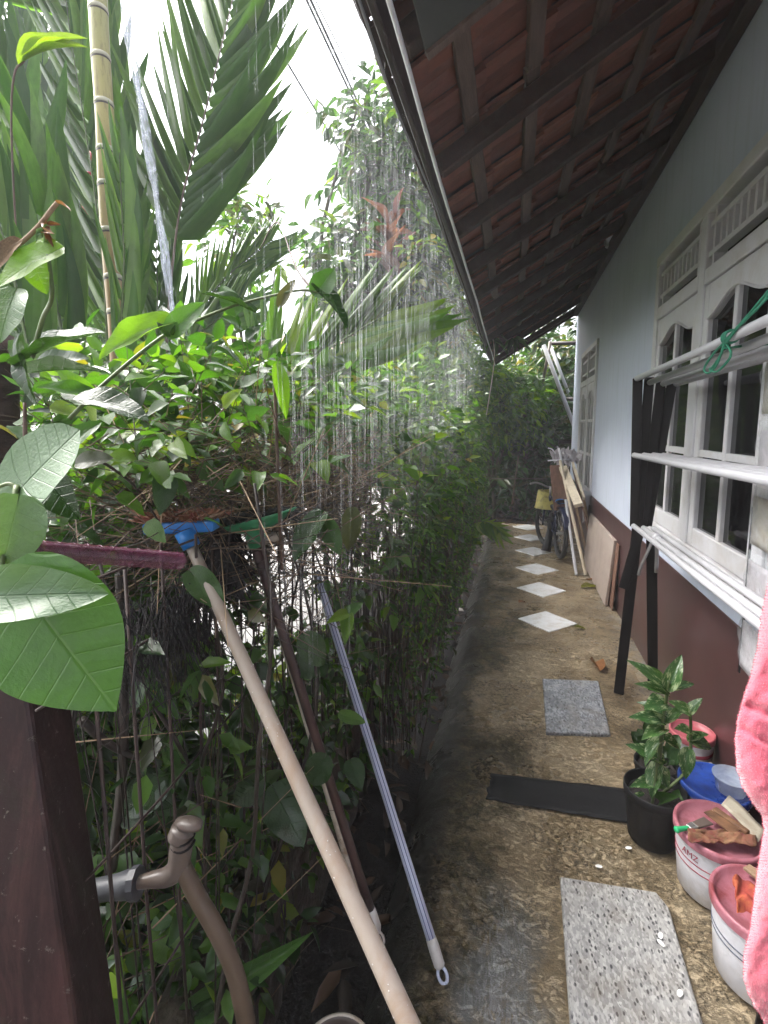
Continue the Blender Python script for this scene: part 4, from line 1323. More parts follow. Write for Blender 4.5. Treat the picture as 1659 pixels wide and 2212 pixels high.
bk = empty('yellow_basket', pY(1183, 1065, 6.35), 'yellow plastic basket with a torn rim above the bicycle wheel', 'basket')
c0 = pY(1184, 1096, 6.35)
mb = MB()
def bas(a, b):
    an = a * 2 * math.pi
    r = .145 - .030 * b
    tp = .205 * b
    return (c0.x + r * math.cos(an) * 1.05, c0.y + r * math.sin(an), c0.z + tp * (1 - .16 * max(0, math.cos(an + .6))) + .012 * b * nz(math.cos(an) * 3, math.sin(an) * 3, 1, 2))
mb.grid(bas, 40, 12)
mb.build('shell', M['yellow_basket'], bk, smooth=True, solid=.006)
mb = MB()
mb.tube([(c0.x + .148 * math.cos(a) * 1.05, c0.y + .148 * math.sin(a), c0.z) for a in np.linspace(0, 2 * math.pi, 37)], .008, 6); mb.build('rim', M['yellow_basket'], bk, smooth=True)

nb_ = pY(1215, 985, 6.15)
pap = empty('paper_bundle', nb_, 'bundle of crumpled newspapers and plastic on top of the planks', 'paper bundle')
for k in range(7):
    mb = MB()
    cx = nb_ + Vector((random.uniform(-.12, .14), random.uniform(-.05, .1), random.uniform(-.05, .05)))
    a0 = random.uniform(0, 3)
    def pp(a, b, cx=cx, a0=a0, k=k):
        x, y = (a - .5) * .26, (b - .5) * .20
        z = .10 * nz(a * 2.5 + k * 9, b * 2.5, k, 1.3) + .05 * nz(a * 6, b * 6, k, 1)
        c, s = math.cos(a0), math.sin(a0)
        return tuple(cx + Vector((x * c - y * s * .3, x * s * .3 + y * .5, z + y * .4)))
    mb.grid(pp, 12, 10)
    mb.build('sheet', M['paper'], pap, smooth=True)
mb = MB()
mb.tube(smooth_pts([pY(1184, 968, 6.1), pY(1192, 970, 6.1), pY(1200, 980, 6.1)], 4), .007, 6)
mb.tube([pY(1183, 995, 6.05), pY(1232, 992, 6.05)], .008, 6)
mb.tube([pY(1207, 968, 6.02), pY(1219, 1020, 6.0)], .012, 6)
mb.build('wire_handle', M['cable_white'], pap, smooth=True)

# frame of poles past the house corner, carrying a low lean-to
fr = empty('pole_frame', (.6, 8.5, 0), 'grey pole frame of crossed struts past the house corner', 'pole frame')
def strut(a, b, r, mat='cable_grey', nm='pole'):
    m_ = MB(); m_.tube([a, b], r, 8); m_.build(nm, M[mat], fr, smooth=True)
strut(pY(1174, 745, 8.25), pY(1240, 920, 8.3), .030, 'pvc_white')
strut(pY(1187, 742, 8.9), pY(1236, 870, 8.9), .026, 'pvc_white')
strut(pY(1189, 738, 8.5), pY(1172, 830, 8.5), .024, 'tap_pvc')
strut(pY(1184, 742, 8.6), pY(1300, 740, 8.6), .03, 'fascia', 'beam')
strut(pY(1222, 862, 8.8), pY(1300, 862, 8.8), .03, 'fascia', 'beam')
strut(pY(1206, 955, 8.8), pY(1300, 950, 8.8), .035, 'fascia', 'beam')

lean('bamboo_rail', pY(1062, 1034, 8.0), pY(1182, 1034, 8.0), .016, .016, 'tap_pvc', 'pale horizontal rail across the end of the path', 'rail', rnd=True)
lean('stake', pY(1120, 985, 8.05), pY(1106, 1090, 8.05), .022, .022, 'twig', 'thin leaning stake crossing the pale horizontal rail', 'stake', rnd=True)
mb = MB(); q = pY(1178, 1112, 7.2)
mb.tube([(q.x + .10 * math.cos(a), q.y, q.z + .14 * math.sin(a)) for a in np.linspace(1.2, 5.2, 22)], .014, 8)
tag(mb.build('wicker_hoop', M['bone_pole'], smooth=True), 'curved pale hoop showing behind the boot by the bicycle', 'hoop')

# ------------------------------------------------------------------ brown post, tap, hose at the near fence corner
pz0 = MB()
tl, tr = pD(60, 1535, .80), pD(158, 1535, .72)
# square concrete post, turned a little to the path and leaning slightly outward at the top
pk1, pk0 = pD(158, 1540, .80), pD(256, 2212, .78)
def post_corner(x, y, z):
    k = (z - pk0.z) / (pk1.z - pk0.z)
    return (x + pk0.x + (pk1.x - pk0.x) * k, y + pk0.y + (pk1.y - pk0.y) * k, z)
A = Vector((.33, -.94, 0)) * .10; dx = Vector((-.94, -.33, 0)); dy = Vector((-.33, .94, 0))
cs = [A, A + dx * .17, A + dx * .17 + dy * .10, A + dy * .10]
pz0.hexa([post_corner(c.x, c.y, -.15) for c in reversed(cs)] + [post_corner(c.x, c.y, 1.13) for c in reversed(cs)])
tag(pz0.build('fence_post', M['post_paint'], bevel=.006, seg=2), 'thick dark brown painted post beside the garden tap', 'post')
tap = empty('garden_tap', (-.61, .70, .62), 'grey plastic tap with beige elbow and brown hose at the post', 'tap')
tD = .86
def TP(u, v, d=0.0): return pD(u, v, tD + d)
def tubo(pts, r, mat, nm, n=12, k=5, par=None):
    m_ = MB(); q = smooth_pts(pts, k)
    rr = r if not isinstance(r, (list, tuple)) else [float(np.interp(i / (len(q) - 1), np.linspace(0, 1, len(r)), r)) for i in range(len(q))]
    m_.tube(q, rr, n)
    return m_.build(nm, M[mat], par or tap, smooth=True)
tubo([TP(200, 1925), TP(262, 1914), TP(292, 1908)], [.018, .019, .0225, .0225], 'tap_grey', 'coupling')
m_ = MB(); m_.tube([TP(286, 1909), TP(300, 1907)], .026, 10); m_.build('coupling_ring', M['tap_grey'], tap)
tubo([TP(298, 1907), TP(330, 1900), TP(362, 1893), TP(384, 1872), TP(390, 1838), TP(394, 1810)], [.0105, .0125, .015, .0175, .0185, .019, .019], 'tap_pvc', 'elbow')
tubo([TP(388, 1812), TP(397, 1790)], [.021, .021], 'tap_pvc', 'collar')
m_ = MB()
m_.lathe([(.0005, -.010), (.010, -.009), (.014, -.006), (.015, .002), (.008, .006), (.0005, .007)], 14, Matrix.Translation(TP(408, 1778)), sx=1.7)
m_.build('handle', M['tap_pvc'], tap, smooth=True)
for k in range(2):
    m_ = MB()
    pts = [TP(396, 1800 + 14 * k) + _rt * (.0195 * math.cos(a)) + _fh * (-.0195 * abs(math.sin(a))) - Vector((0, 0, .007 * math.sin(a))) for a in np.linspace(0, math.pi, 12)]
    m_.tube(pts, .0022, 5); m_.build('clip', M['black_metal'], tap, smooth=True)
tubo([TP(392, 1868), TP(425, 1935, .0), TP(468, 2010, .0), TP(502, 2085, .0), TP(522, 2160, .0), TP(535, 2240, .02), TP(548, 2420, .08), TP(590, 2620, .2)], [.0145, .015, .015, .0155, .016, .016], 'hose', 'hose', 12, 6)

# bucket in the ditch corner
bq = empty('pail', (-.318, .90, .0), 'empty grimy pale bucket standing in the dark ditch corner', 'bucket')
bz = .13
Tb = Matrix.Translation((-.317, .862, bz)) @ Matrix.Rotation(R(3), 4, 'X')
m_ = MB(); m_.lathe([(.0005, -.20), (.055, -.20), (.075, .0), (.079, .0), (.080, -.012), (.081, .002), (.079, .006), (.074, .004), (.0715, -.004), (.053, -.19), (.0005, -.19)], 40, Tb)
m_.build('shell', M['tap_pvc'], bq, smooth=True)
m_ = MB(); m_.tube([Tb @ Vector((.0785 * math.cos(a), .0785 * math.sin(a), .002)) for a in np.linspace(0, 2 * math.pi, 41)], .0045, 6); m_.build('rim', M['bone_pole'], bq, smooth=True)
m_ = MB(); p_ = Tb @ Vector((-.086, 0, -.012)); m_.tube([p_, p_ + Vector((-.008, 0, 0))], .008, 8); m_.build('handle_lug', M['bone_pole'], bq, smooth=True)

# ------------------------------------------------------------------ mops and poles on the fence
mop = empty('cream_mop', pD(410, 1180, 1.02), 'long cream handled mop with a bright blue head hung on the fence', 'mop')
ha, hb = pD(412, 1178, 1.02), pD(868, 2180, .70)
hdn = (hb - ha).normalized()
m_ = MB()
NSEG = 26
tot = (hb - ha).length * 1.42
m_.tube([ha + hdn * (tot * i / NSEG) for i in range(NSEG + 1)], [.0112 + .0036 * min(1, i / NSEG * 1.4) for i in range(NSEG + 1)], 16)
m_.build('handle', M['cream_pole'], mop, smooth=True)
# rain drops beading on the handle
m_ = MB()
rd = random.Random(4)
for k in range(70):
    t = rd.uniform(.15, .72)
    c = ha + hdn * tot * t
    rr = .0112 + .0036 * min(1, t * 1.4)
    a = rd.uniform(0, 6.28)
    s1_, s2_ = hdn.orthogonal().normalized(), hdn.cross(hdn.orthogonal().normalized())
    q = c + (s1_ * math.cos(a) + s2_ * math.sin(a)) * rr
    r_ = rd.uniform(.0005, .0014)
    m_.add([q + Vector(v) * r_ for v in ((1, 0, 0), (-1, 0, 0), (0, 1, 0), (0, -1, 0), (0, 0, 1), (0, 0, -1.3))], [(0, 2, 4), (2, 1, 4), (1, 3, 4), (3, 0, 4), (2, 0, 5), (1, 2, 5), (3, 1, 5), (0, 3, 5)])
m_.build('droplets', M['grey_white'], mop, smooth=True, kind='stuff')
m_ = MB()
n1 = pD(414, 1182, 1.02); n0 = pD(398, 1148, 1.02)
m_.tube([n1, n0], [.0175, .020], 12)
m_.build('socket', M['blue_plastic'], mop, smooth=True)
m_ = MB()
h1, h2 = pD(318, 1140, 1.04), pD(468, 1133, 1.04)
m_.bar(h1, h2, .050, .023, side=(.2, 1, 0)); m_.build('head', M['blue_plastic'], mop, bevel=.006, seg=3)
m_ = MB()
rd = random.Random(5)
for k in range(420):
    t = rd.random()
    p = h1.lerp(h2, t) + Vector((rd.uniform(-.01, .01), rd.uniform(-.03, .03), .014))
    q = p + Vector((rd.gauss(0, .02), rd.gauss(0, .02), rd.uniform(.002, .02)))
    m_.tube([p, q], .0016, 3, cap=False)
m_.build('bristles', M['cloth_brown'], mop, kind='stuff')

sq = empty('green_squeegee_mop', pD(548, 1175, 1.12), 'dark handled mop with a green head and black strings on the fence', 'mop')
ga, gb2 = pD(549, 1172, 1.14), pD(800, 1965, 1.28)
m_ = MB(); m_.tube([ga.lerp(gb2, i / 12) for i in range(13)], .0115, 12); m_.build('handle', M['brown_pole'], sq, smooth=True)
d_ = (gb2 - ga).normalized()
m_ = MB(); m_.tube([gb2 - d_ * .004, gb2 + d_ * .02, gb2 + d_ * .055, gb2 + d_ * .066], [.0125, .0135, .0135, .009], 12); m_.build('end_cap', M['grey_white'], sq, smooth=True)
m_ = MB(); e_ = gb2 + d_ * .085
m_.tube([e_ + d_ * (.022 * math.cos(a)) + _rt * (.011 * math.sin(a)) for a in np.linspace(0, 6.28, 20)], .0032, 6); m_.build('hanging_loop', M['grey_white'], sq, smooth=True)
m_ = MB()
g1, g2, g3 = pD(492, 1146, 1.15), pD(555, 1140, 1.12), pD(632, 1108, 1.16)
def ghead(a, b):
    c = g1.lerp(g3, a)
    sag = math.sin(math.pi * a) ** .7
    an = b * math.pi
    w = .040 * (.55 + .45 * sag)
    z = -.034 * sag * math.sin(an) * (1 - .2 * a)
    return tuple(c + Vector((0, 1, 0)) * (w * math.cos(an)) + Vector((.0, 0, z + .010)))
m_.grid(ghead, 22, 12); m_.build('head', M['green_plastic'], sq, smooth=True, solid=.004)
m_ = MB(); m_.tube([g2 + Vector((0, 0, -.012)), ga - d_ * .01, ga + d_ * .012], [.020, .0165, .0145], 12); m_.build('socket', M['green_plastic'], sq, smooth=True)
m_ = MB()
rd = random.Random(8)
for k in range(330):
    t = rd.random()
    p = pD(462 + 42 * t, 1152 + rd.uniform(-8, 8), 1.16 + rd.uniform(-.02, .04))
    L = rd.uniform(.05, .16)
    q = p + Vector((rd.gauss(0, .018), rd.gauss(0, .018), -L * .55)); r2 = q + Vector((rd.gauss(.006, .016), rd.gauss(0, .016), -L * .5))
    m_.tube([p, q, r2], .0022, 3, cap=False)
for k in range(240):
    t = rd.random()
    p = pD(455 + 150 * t, 1128 - 18 * t + rd.uniform(-6, 4), 1.20 + rd.uniform(-.02, .05))
    q = p + Vector((rd.uniform(.03, .08), rd.gauss(0, .02), rd.gauss(.004, .008)))
    m_.tube([p, p.lerp(q, .5) + Vector((0, 0, .006)), q], .0020, 3, cap=False)
m_.build('mop_strings', M['mop_black'], sq, kind='stuff')

def stick(name, lab, a, b, r, mat, segs=8):
    m_ = MB(); m_.tube([a.lerp(b, i / segs) for i in range(segs + 1)], r, 12)
    return tag(m_.build(name, M[mat], smooth=True), lab, 'pole')
stick('thin_white_pole', 'thin stained white pole standing behind the dark mop handle', pD(556, 1190, 1.22), pD(776, 1944, 1.34), .0095, 'bone_pole')
stick('cross_stick', 'short cream stick lying level under the green mop head', pD(505, 1186, 1.18), pD(602, 1158, 1.24), .011, 'bone_pole')
stick('black_rod', 'short black rod hanging down the wire fence behind the cream handle', pD(441, 1245, 1.10), pD(446, 1448, 1.12), .0055, 'black_metal')
pb = empty('striped_pole', pZ(940, 2080), 'pale blue pole with dark stripes and white tip on the path edge', 'pole')
pa_, pe_ = pX(683, 1236, -.66), pZ(932, 2030, .075)
d_ = (pe_ - pa_).normalized()
m_ = MB(); m_.tube([pa_.lerp(pe_, i / 10) for i in range(11)], .0135, 14); m_.build('shaft', M['pole_blue'], pb, smooth=True)
s_ = d_.cross(EYE - pe_).normalized(); f_ = s_.cross(d_).normalized()
if f_.dot(EYE - pe_) < 0: f_ = -f_
for sx_ in (-.0048, .0052):
    m_ = MB()
    for i in range(10):
        a0_, a1_ = pa_.lerp(pe_, i / 10), pa_.lerp(pe_, (i + 1) / 10)
        o_2 = s_ * sx_ + f_ * math.sqrt(.0135 ** 2 - sx_ ** 2) * 1.002
        m_.bar(a0_ + o_2, a1_ + o_2, .0022, .0010, side=s_)
    m_.build('stripe', M['stripe_blue'], pb)
m_ = MB(); m_.tube([pe_ - d_ * .004, pe_ + d_ * .012, pe_ + d_ * .055, pe_ + d_ * .062], [.0145, .0155, .0150, .011], 14); m_.build('end_cap', M['grey_white'], pb, smooth=True)
m_ = MB(); e_ = pe_ + d_ * .078
m_.tube([e_ + d_ * (.018 * math.cos(a)) + s_ * (.0115 * math.sin(a)) for a in np.linspace(0, 6.28, 20)], .0045, 6); m_.build('hanging_loop', M['pole_blue'], pb, smooth=True)

# pink clear ribbed tube on the vine by the post
m_ = MB()
ta, tb_ = pD(-40, 1180, .60), pD(392, 1212, .74)
N = 90
m_.tube([ta.lerp(tb_, i / N) for i in range(N + 1)] + [tb_ + (tb_ - ta).normalized() * .004], [.0128 + .00012 * math.sin(i * .9) for i in range(N + 1)] + [.009], 16)
o = m_.build('pink_tube', M['pink_clear'], smooth=True)
tag(o, 'clear pink ribbed plastic tube laid level across the vine', 'tube')
m_ = MB()
rd = random.Random(2)
for k in range(12):
    c = ta.lerp(tb_, .15 + .8 * k / 12 + rd.uniform(-.005, .005))
    dd = (tb_ - ta).normalized(); s1_ = dd.orthogonal().normalized(); s2_ = dd.cross(s1_)
    m_.tube([c + dd * .006 * math.sin(a) + (s1_ * math.cos(a) + s2_ * math.sin(a)) * .0131 for a in np.linspace(0, 6.28, 16)], .0005, 4, cap=False)
link_o = m_.build('rib', M['pink_clear'], o, smooth=True)

# ------------------------------------------------------------------ wire fence under the thicket
fen = empty('wire_fence', (-.6, 1.3, 0), 'rusty wire garden fence of thin vertical rods overgrown with creepers', 'fence')
rd = random.Random(21)
fy_ = .60
while fy_ < 2.25:
    x = -.60 - .12 * (fy_ - .6) * .3
    m_ = MB()
    m_.tube([(x + rd.gauss(0, .006), fy_, -.1), (x + rd.gauss(0, .006), fy_ + rd.gauss(0, .008), .6), (x + rd.gauss(0, .01), fy_ + rd.gauss(0, .012), 1.24)], .0032, 6)
    m_.build('rod', M['wire_rust'], fen, smooth=True)
    fy_ += .085
for z in (.12, .45, .78, 1.08, 1.22):
    m_ = MB()
    m_.tube([(-.60 - .036 * (y - .6) + .004 * math.sin(y * 9 + z), y, z + .006 * math.sin(y * 5 + z * 3)) for y in np.linspace(.5, 2.3, 24)], .0024, 5)
    m_.build('wire', M['wire_rust'], fen, smooth=True)

# ------------------------------------------------------------------ water: jet from the upper gutter, strings of drops off the eave
jet = empty('water_jet', pD(370, 660, 2.0), 'white jet of rainwater falling from above in front of the palm', 'water')
jp = smooth_pts([pD(250, -120, 1.95), pD(268, 0, 1.95), pD(292, 150, 1.95), pD(320, 320, 1.97), pD(347, 490, 2.0), pD(372, 665, 2.02), pD(384, 800, 2.03), pD(394, 940, 2.04), pD(404, 1010, 2.04)], 8)
rd = random.Random(9)
m_ = MB()
L = len(jp)
for s in range(5):
    ph = s * 1.3
    pts = [p + _rt * (.013 * math.sin(ph + i * .35) + .005 * math.sin(i * .9 + s)) + _fh * (.010 * math.cos(ph + i * .4)) for i, p in enumerate(jp[: L - (6 if s % 2 else 3)])]
    rr = [max(.0015, (.0105 - .006 * i / L) * (.75 + .35 * noise.noise(Vector((i * .4, s * 7, 0))))) for i in range(len(pts))]
    m_.tube(pts, rr, 8)
m_.build('stream', M['jet'], jet, smooth=True)
def drops(n, gen, mat, name, parent, sides=4):
    VV, TT = [], []
    for k in range(n):
        p, r, L = gen(k)
        b = len(VV)
        VV += [p + Vector((0, 0, L * .5)), p + Vector((r, 0, 0)), p + Vector((-r * .5, r * .86, 0)), p + Vector((-r * .5, -r * .86, 0)), p - Vector((0, 0, L * .5))]
        TT += [(b, b + 1, b + 2), (b, b + 2, b + 3), (b, b + 3, b + 1), (b + 4, b + 2, b + 1), (b + 4, b + 3, b + 2), (b + 4, b + 1, b + 3)]
    o = link(name, fastmesh(name, np.array(VV), np.array(TT), M[mat]), parent)
    o['kind'] = 'stuff'
    return o
def jd(k):
    i = rd.randrange(8, L)
    sp = .012 + .035 * (i / L) ** 3
    return jp[i] + Vector((rd.gauss(0, sp), rd.gauss(0, sp), rd.gauss(0, sp))), rd.uniform(.0012, .003), rd.uniform(.008, .03)
drops(420, jd, 'water', 'spray', jet)
sp_c = jp[-1]
def sd_(k):
    a, q = rd.uniform(0, 6.28), rd.random()
    r = .02 + .10 * q
    return sp_c + Vector((r * math.cos(a), r * math.sin(a), .02 + .10 * rd.random() * (1 - q * .5))), rd.uniform(.0008, .002), rd.uniform(.003, .012)
drops(500, sd_, 'water', 'splash', jet)
rain = empty('rain', (-.4, 4, 1), 'strings of rainwater running off the tiled eave along the path edge', kind='stuff')
strands = []
yy = .95
while yy < 7.9:
    for j in range(9):
        strands.append((-.405 + rd.gauss(0, .016), yy + rd.gauss(0, .05), rd.random()))
        for _ in range(2 if yy < 4.5 else 0): strands.append((-.41 + rd.gauss(0, .03), yy + rd.gauss(0, .06), rd.random() - .6))
    yy += .111
def rg(k):
    x, y, ph = strands[k % len(strands)]
    j = k // len(strands)
    z = 2.38 - (ph * .18 + j * .21 + rd.uniform(0, .08))
    fall = max(.05, 2.4 - z)
    return Vector((x + rd.gauss(0, .004 + .006 * fall), y + rd.gauss(0, .004 + .006 * fall), z)), rd.uniform(.0005, .0011) * (1.1 if z > 1.35 else .6), min(.30, .07 + .12 * fall) * rd.uniform(.5, 1.5)
drops(len(strands) * 7, rg, 'water', 'eave_drip', rain)
def rr_(k):
    y = rd.uniform(1.5, 12)
    return Vector((-rd.uniform(.45, 4.5), y, rd.uniform(.9, 6))), rd.uniform(.0008, .0016) * (.9 + y * .09), rd.uniform(.03, .10)
drops(5200, rr_, 'water', 'falling_rain', rain)
# ------------------------------------------------------------------ vegetation machinery
def norm(a): return a / np.maximum(np.linalg.norm(a, axis=-1, keepdims=True), 1e-9)
def leaf_arrays(P0, D, Ln, k, L, W, droop=.35, spread=.75, jit=.3, updir=.8):
    """leaves set alternately along twigs"""
    n = len(P0)
    t = (np.arange(k) + .6) / k
    pos = P0[:, None] + D[:, None] * Ln[:, None, None] * t[None, :, None]
    pos[..., 2] -= .22 * droop * Ln[:, None] * (t ** 2)[None]
    up = np.array([0, 0, 1.0]) + RNG.normal(0, .35, (n, 3))
    side = norm(np.cross(D, up))[:, None] * np.where(np.arange(k) % 2, 1, -1)[None, :, None]
    ld = .5 * D[:, None] + spread * side + RNG.normal(0, jit, (n, k, 3))
    ld[:, -1] = D + RNG.normal(0, jit * .6, (n, 3))
    ld[..., 2] -= droop
    ld = norm(ld)
    nn = np.array([0, 0, updir]) + RNG.normal(0, .45, (n, k, 3)) + side * 0
    nn = nn - ld * (nn * ld).sum(-1, keepdims=True)
    nn = norm(nn)
    sz = RNG.uniform(.6, 1.25, (n, k))
    return pos.reshape(-1, 3), ld.reshape(-1, 3), nn.reshape(-1, 3), (L * sz).reshape(-1), (W * sz * RNG.uniform(.8, 1.15, (n, k))).reshape(-1)
def batch(tpl, P, D, N, L, W):
    V, T, UV = tpl
    S = np.cross(D, N)
    X = P[:, None] + S[:, None] * (V[None, :, 0] * W[:, None])[..., None] + D[:, None] * (V[None, :, 1] * L[:, None])[..., None] + N[:, None] * (V[None, :, 2] * L[:, None] * .6)[..., None]
    TT = T[None] + (np.arange(len(P)) * len(V))[:, None, None]
    return X.reshape(-1, 3), TT.reshape(-1, 3), np.tile(UV, (len(P), 1))
SMM = {}
def smallmesh(k, mat):
    if (k, mat) not in SMM:
        V, T, UV = SMALL_T[k]
        V = V * np.array([1, 1, .6])
        SMM[(k, mat)] = fastmesh('leaf', V, T, M[mat], UV)
    return SMM[(k, mat)]
def pick_front(P, L, n, cell=14):
    u, v, z = projn(P)
    ok = (z > .2) & (u > -20) & (u < 1680) & (v > -20) & (v < 2230)
    idx = np.where(ok)[0]
    idx = idx[np.argsort(z[idx])]
    seen, out = set(), []
    for i in idx:
        c = (int(u[i] // cell), int(v[i] // cell))
        if c in seen: continue
        seen.add(c); out.append(i)
    out = np.array(out, int)
    if len(out) > n: out = out[np.argsort(-(L[out] / z[out]))[:n]]
    return out
def foliage(parent, arr, mats, nind=0, tpl=SMALL, cell=14, name='foliage'):
    """leaves of one plant: the nind that show largest are objects, the rest joined by tint"""
    P, D, N, L, W = arr
    n = len(P)
    names, pr = zip(*mats)
    pr = np.array(pr) / sum(pr)
    which = RNG.choice(len(names), n, p=pr)
    ind = pick_front(P, L, nind, cell) if nind else np.array([], int)
    mask = np.ones(n, bool); mask[ind] = False
    inv = wmat(parent).inverted()
    S = np.cross(D, N)
    for i in ind:
        o = bpy.data.objects.new('leaf', smallmesh(int(i) % 4, names[which[i]]))
        COL.objects.link(o)
        o.parent = parent
        m = Matrix((Vector(S[i]) * W[i], Vector(D[i]) * L[i], Vector(N[i]) * L[i])).transposed().to_4x4()
        m.translation = Vector(P[i])
        o.matrix_basis = inv @ m
    for w, nm in enumerate(names):
        q = mask & (which == w)
        if not q.any(): continue
        V, T, UV = batch(tpl, P[q], D[q], N[q], L[q], W[q])
        o = link(name, fastmesh(name, V, T, M[nm], UV), parent)
        o['kind'] = 'stuff'
def twigmesh(parent, P0, D, Ln, r, mat, droop=.3, name='twig'):
    n = len(P0)
    E = P0 + D * Ln[:, None]; E[:, 2] -= .22 * droop * Ln
    a = norm(np.cross(D, np.array([.3, .2, 1.0])))
    b = np.cross(D, a)
    V = []
    for an in (0, 2.094, 4.189):
        V.append(P0 + (a * math.cos(an) + b * math.sin(an)) * r)
    for an in (0, 2.094, 4.189):
        V.append(E + (a * math.cos(an) + b * math.sin(an)) * r * .4)
    V = np.stack(V, 1).reshape(-1, 3)
    T = np.array([(0, 1, 4), (0, 4, 3), (1, 2, 5), (1, 5, 4), (2, 0, 3), (2, 3, 5)])
    TT = (T[None] + (np.arange(n) * 6)[:, None, None]).reshape(-1, 3)
    o = link(name, fastmesh(name, V, TT, M[mat]), parent)
    o['kind'] = 'stuff'
    return o
def blobs(bl, n, shell=.45):
    """twig starts and headings spread through a cluster of unequal ellipsoids"""
    w = np.array([b[6] if len(b) > 6 else b[3] * b[4] * b[5] for b in bl], float); w /= w.sum()
    k = RNG.choice(len(bl), n, p=w)
    B = np.array([b[:6] for b in bl], float)[k]
    d = norm(RNG.normal(0, 1, (n, 3)))
    r = (shell + (1 - shell) * RNG.random(n) ** .6)[:, None]
    P = B[:, :3] + d * B[:, 3:6] * r
    D = norm(d * np.array([1, 1, .8]) + np.array([0, 0, .25]) + RNG.normal(0, .4, (n, 3)))
    return P, D
def bush(e, bl, n, k, tl, L, W, mats, nind=0, droop=.35, shell=.45, tw='twig', twr=.0018, jit=.3, spread=.75, cell=14, tpl=SMALL, keep=None):
    P, D = blobs(bl, n, shell)
    Ln = RNG.uniform(.6, 1.3, n) * tl
    twigmesh(e, P - D * Ln[:, None] * .3, D, Ln * 1.25, twr, tw, droop)
    arr = leaf_arrays(P, D, Ln, k, L, W, droop, spread, jit)
    if keep is not None:
        q = keep(arr[0])
        arr = tuple(a[q] for a in arr)
    foliage(e, arr, mats, nind, tpl, cell)
def limbs(e, root, targets, r0, mat='trunk_bark', trunk_h=.4, name='branch', rd=None):
    rd = rd or random.Random(5)
    root = Vector(root)
    top = root + Vector((rd.gauss(0, .03), rd.gauss(0, .03), trunk_h))
    m_ = MB(); q = smooth_pts([root, root.lerp(top, .5) + Vector((rd.gauss(0, .02), rd.gauss(0, .02), 0)), top], 4)
    m_.tube(q, [r0 * (1.25 - .35 * i / len(q)) for i in range(len(q))], 9); m_.build('trunk', M[mat], e, smooth=True)
    for t in targets:
        t = Vector(t)
        mid = top.lerp(t, .5) + Vector((rd.gauss(0, .12), rd.gauss(0, .12), rd.uniform(.0, .15))) * (t - top).length * .5
        q = smooth_pts([top - Vector((0, 0, .02)), mid, t], 5)
        m_ = MB(); m_.tube(q, [r0 * (.75 - .6 * i / len(q)) for i in range(len(q))], 7); m_.build(name, M[mat], e, smooth=True)

# palm leaflets: long folded straps
def strap(rows, bend, tw=0.0):
    V, UV, T = leaf_rows(rows, 2, lambda t: max(.03, min(1, .35 + t * 4) * (1 - t ** 2.2) ** .8), .55, bend, .0)[0], None, None
    return leaf_rows(rows, 2, lambda t: max(.03, min(1, .35 + t * 4) * (1 - t ** 2.2) ** .8), .55, bend, .0)
LEAFLET = [strap(6, .04), strap(6, .10), strap(6, .24)]
LLM = {}
def leafletmesh(k, mat):
    if (k, mat) not in LLM:
        V, T, UV = LEAFLET[k]
        LLM[(k, mat)] = fastmesh('leaflet', V * np.array([1, 1, .6]), T, M[mat], UV)
    return LLM[(k, mat)]
def frond(parent, pts, n, Lmax, W, ang, face, vee=.25, droop=.12, ind=False, mat='palm_leaf', r=.009, stem='twig_green', t0=.1, curl=1, jit=.05, asym=1.0):
    pts = smooth_pts(pts, 8)
    m_ = MB(); m_.tube(pts, [r * (1 - .8 * i / len(pts)) for i in range(len(pts))], 6)
    fr_ = m_.build('frond', M[stem], parent, smooth=True)
    face = Vector(face).normalized()
    P, D, N, L = [], [], [], []
    for k in range(n):
        t = t0 + (1 - t0) * (k + .5) / n
        f = t * (len(pts) - 1); i = min(int(f), len(pts) - 2)
        p = pts[i].lerp(pts[i + 1], f - i)
        tg = (pts[i + 1] - pts[i]).normalized()
        fc = (face - tg * face.dot(tg)).normalized()
        sd = tg.cross(fc)
        for s in (-1, 1):
            a = R(ang * (1 - .35 * t) + random.gauss(0, 4)) * (asym if s < 0 else 1)
            d = (tg * math.cos(a) + sd * s * math.sin(a) + fc * (vee + random.gauss(0, jit)) + Vector((0, 0, -droop))).normalized()
            l = Lmax * (.45 + .55 * math.sin(math.pi * min(1, .22 + t * .72))) * random.uniform(.88, 1.08)
            nn = (fc - sd * s * .6 - d * (fc - sd * s * .6).dot(d)).normalized()
            P.append(p); D.append(d); N.append(nn); L.append(l)
    P, D, N, L = np.array(P), np.array(D), np.array(N), np.array(L)
    Wd = np.full(len(P), W) * RNG.uniform(.8, 1.15, len(P)) * np.sqrt(L / Lmax)
    if ind:
        inv = wmat(fr_).inverted()
        S_ = np.cross(D, N)
        for i in range(len(P)):
            o = bpy.data.objects.new('leaflet', leafletmesh(random.choice((0, 0, 1, 1, 2)) if curl else 0, mat))
            COL.objects.link(o); o.parent = fr_
            m = Matrix((Vector(S_[i]) * Wd[i], Vector(D[i]) * L[i], Vector(N[i]) * L[i] * -1)).transposed().to_4x4()
            m.translation = Vector(P[i]); o.matrix_basis = inv @ m
    else:
        V, T, UV = batch(LEAFLET[1], P, D, -N, L, Wd)
        o = link('leaflets', fastmesh('leaflets', V, T, M[mat], UV), fr_); o['kind'] = 'stuff'
    return fr_

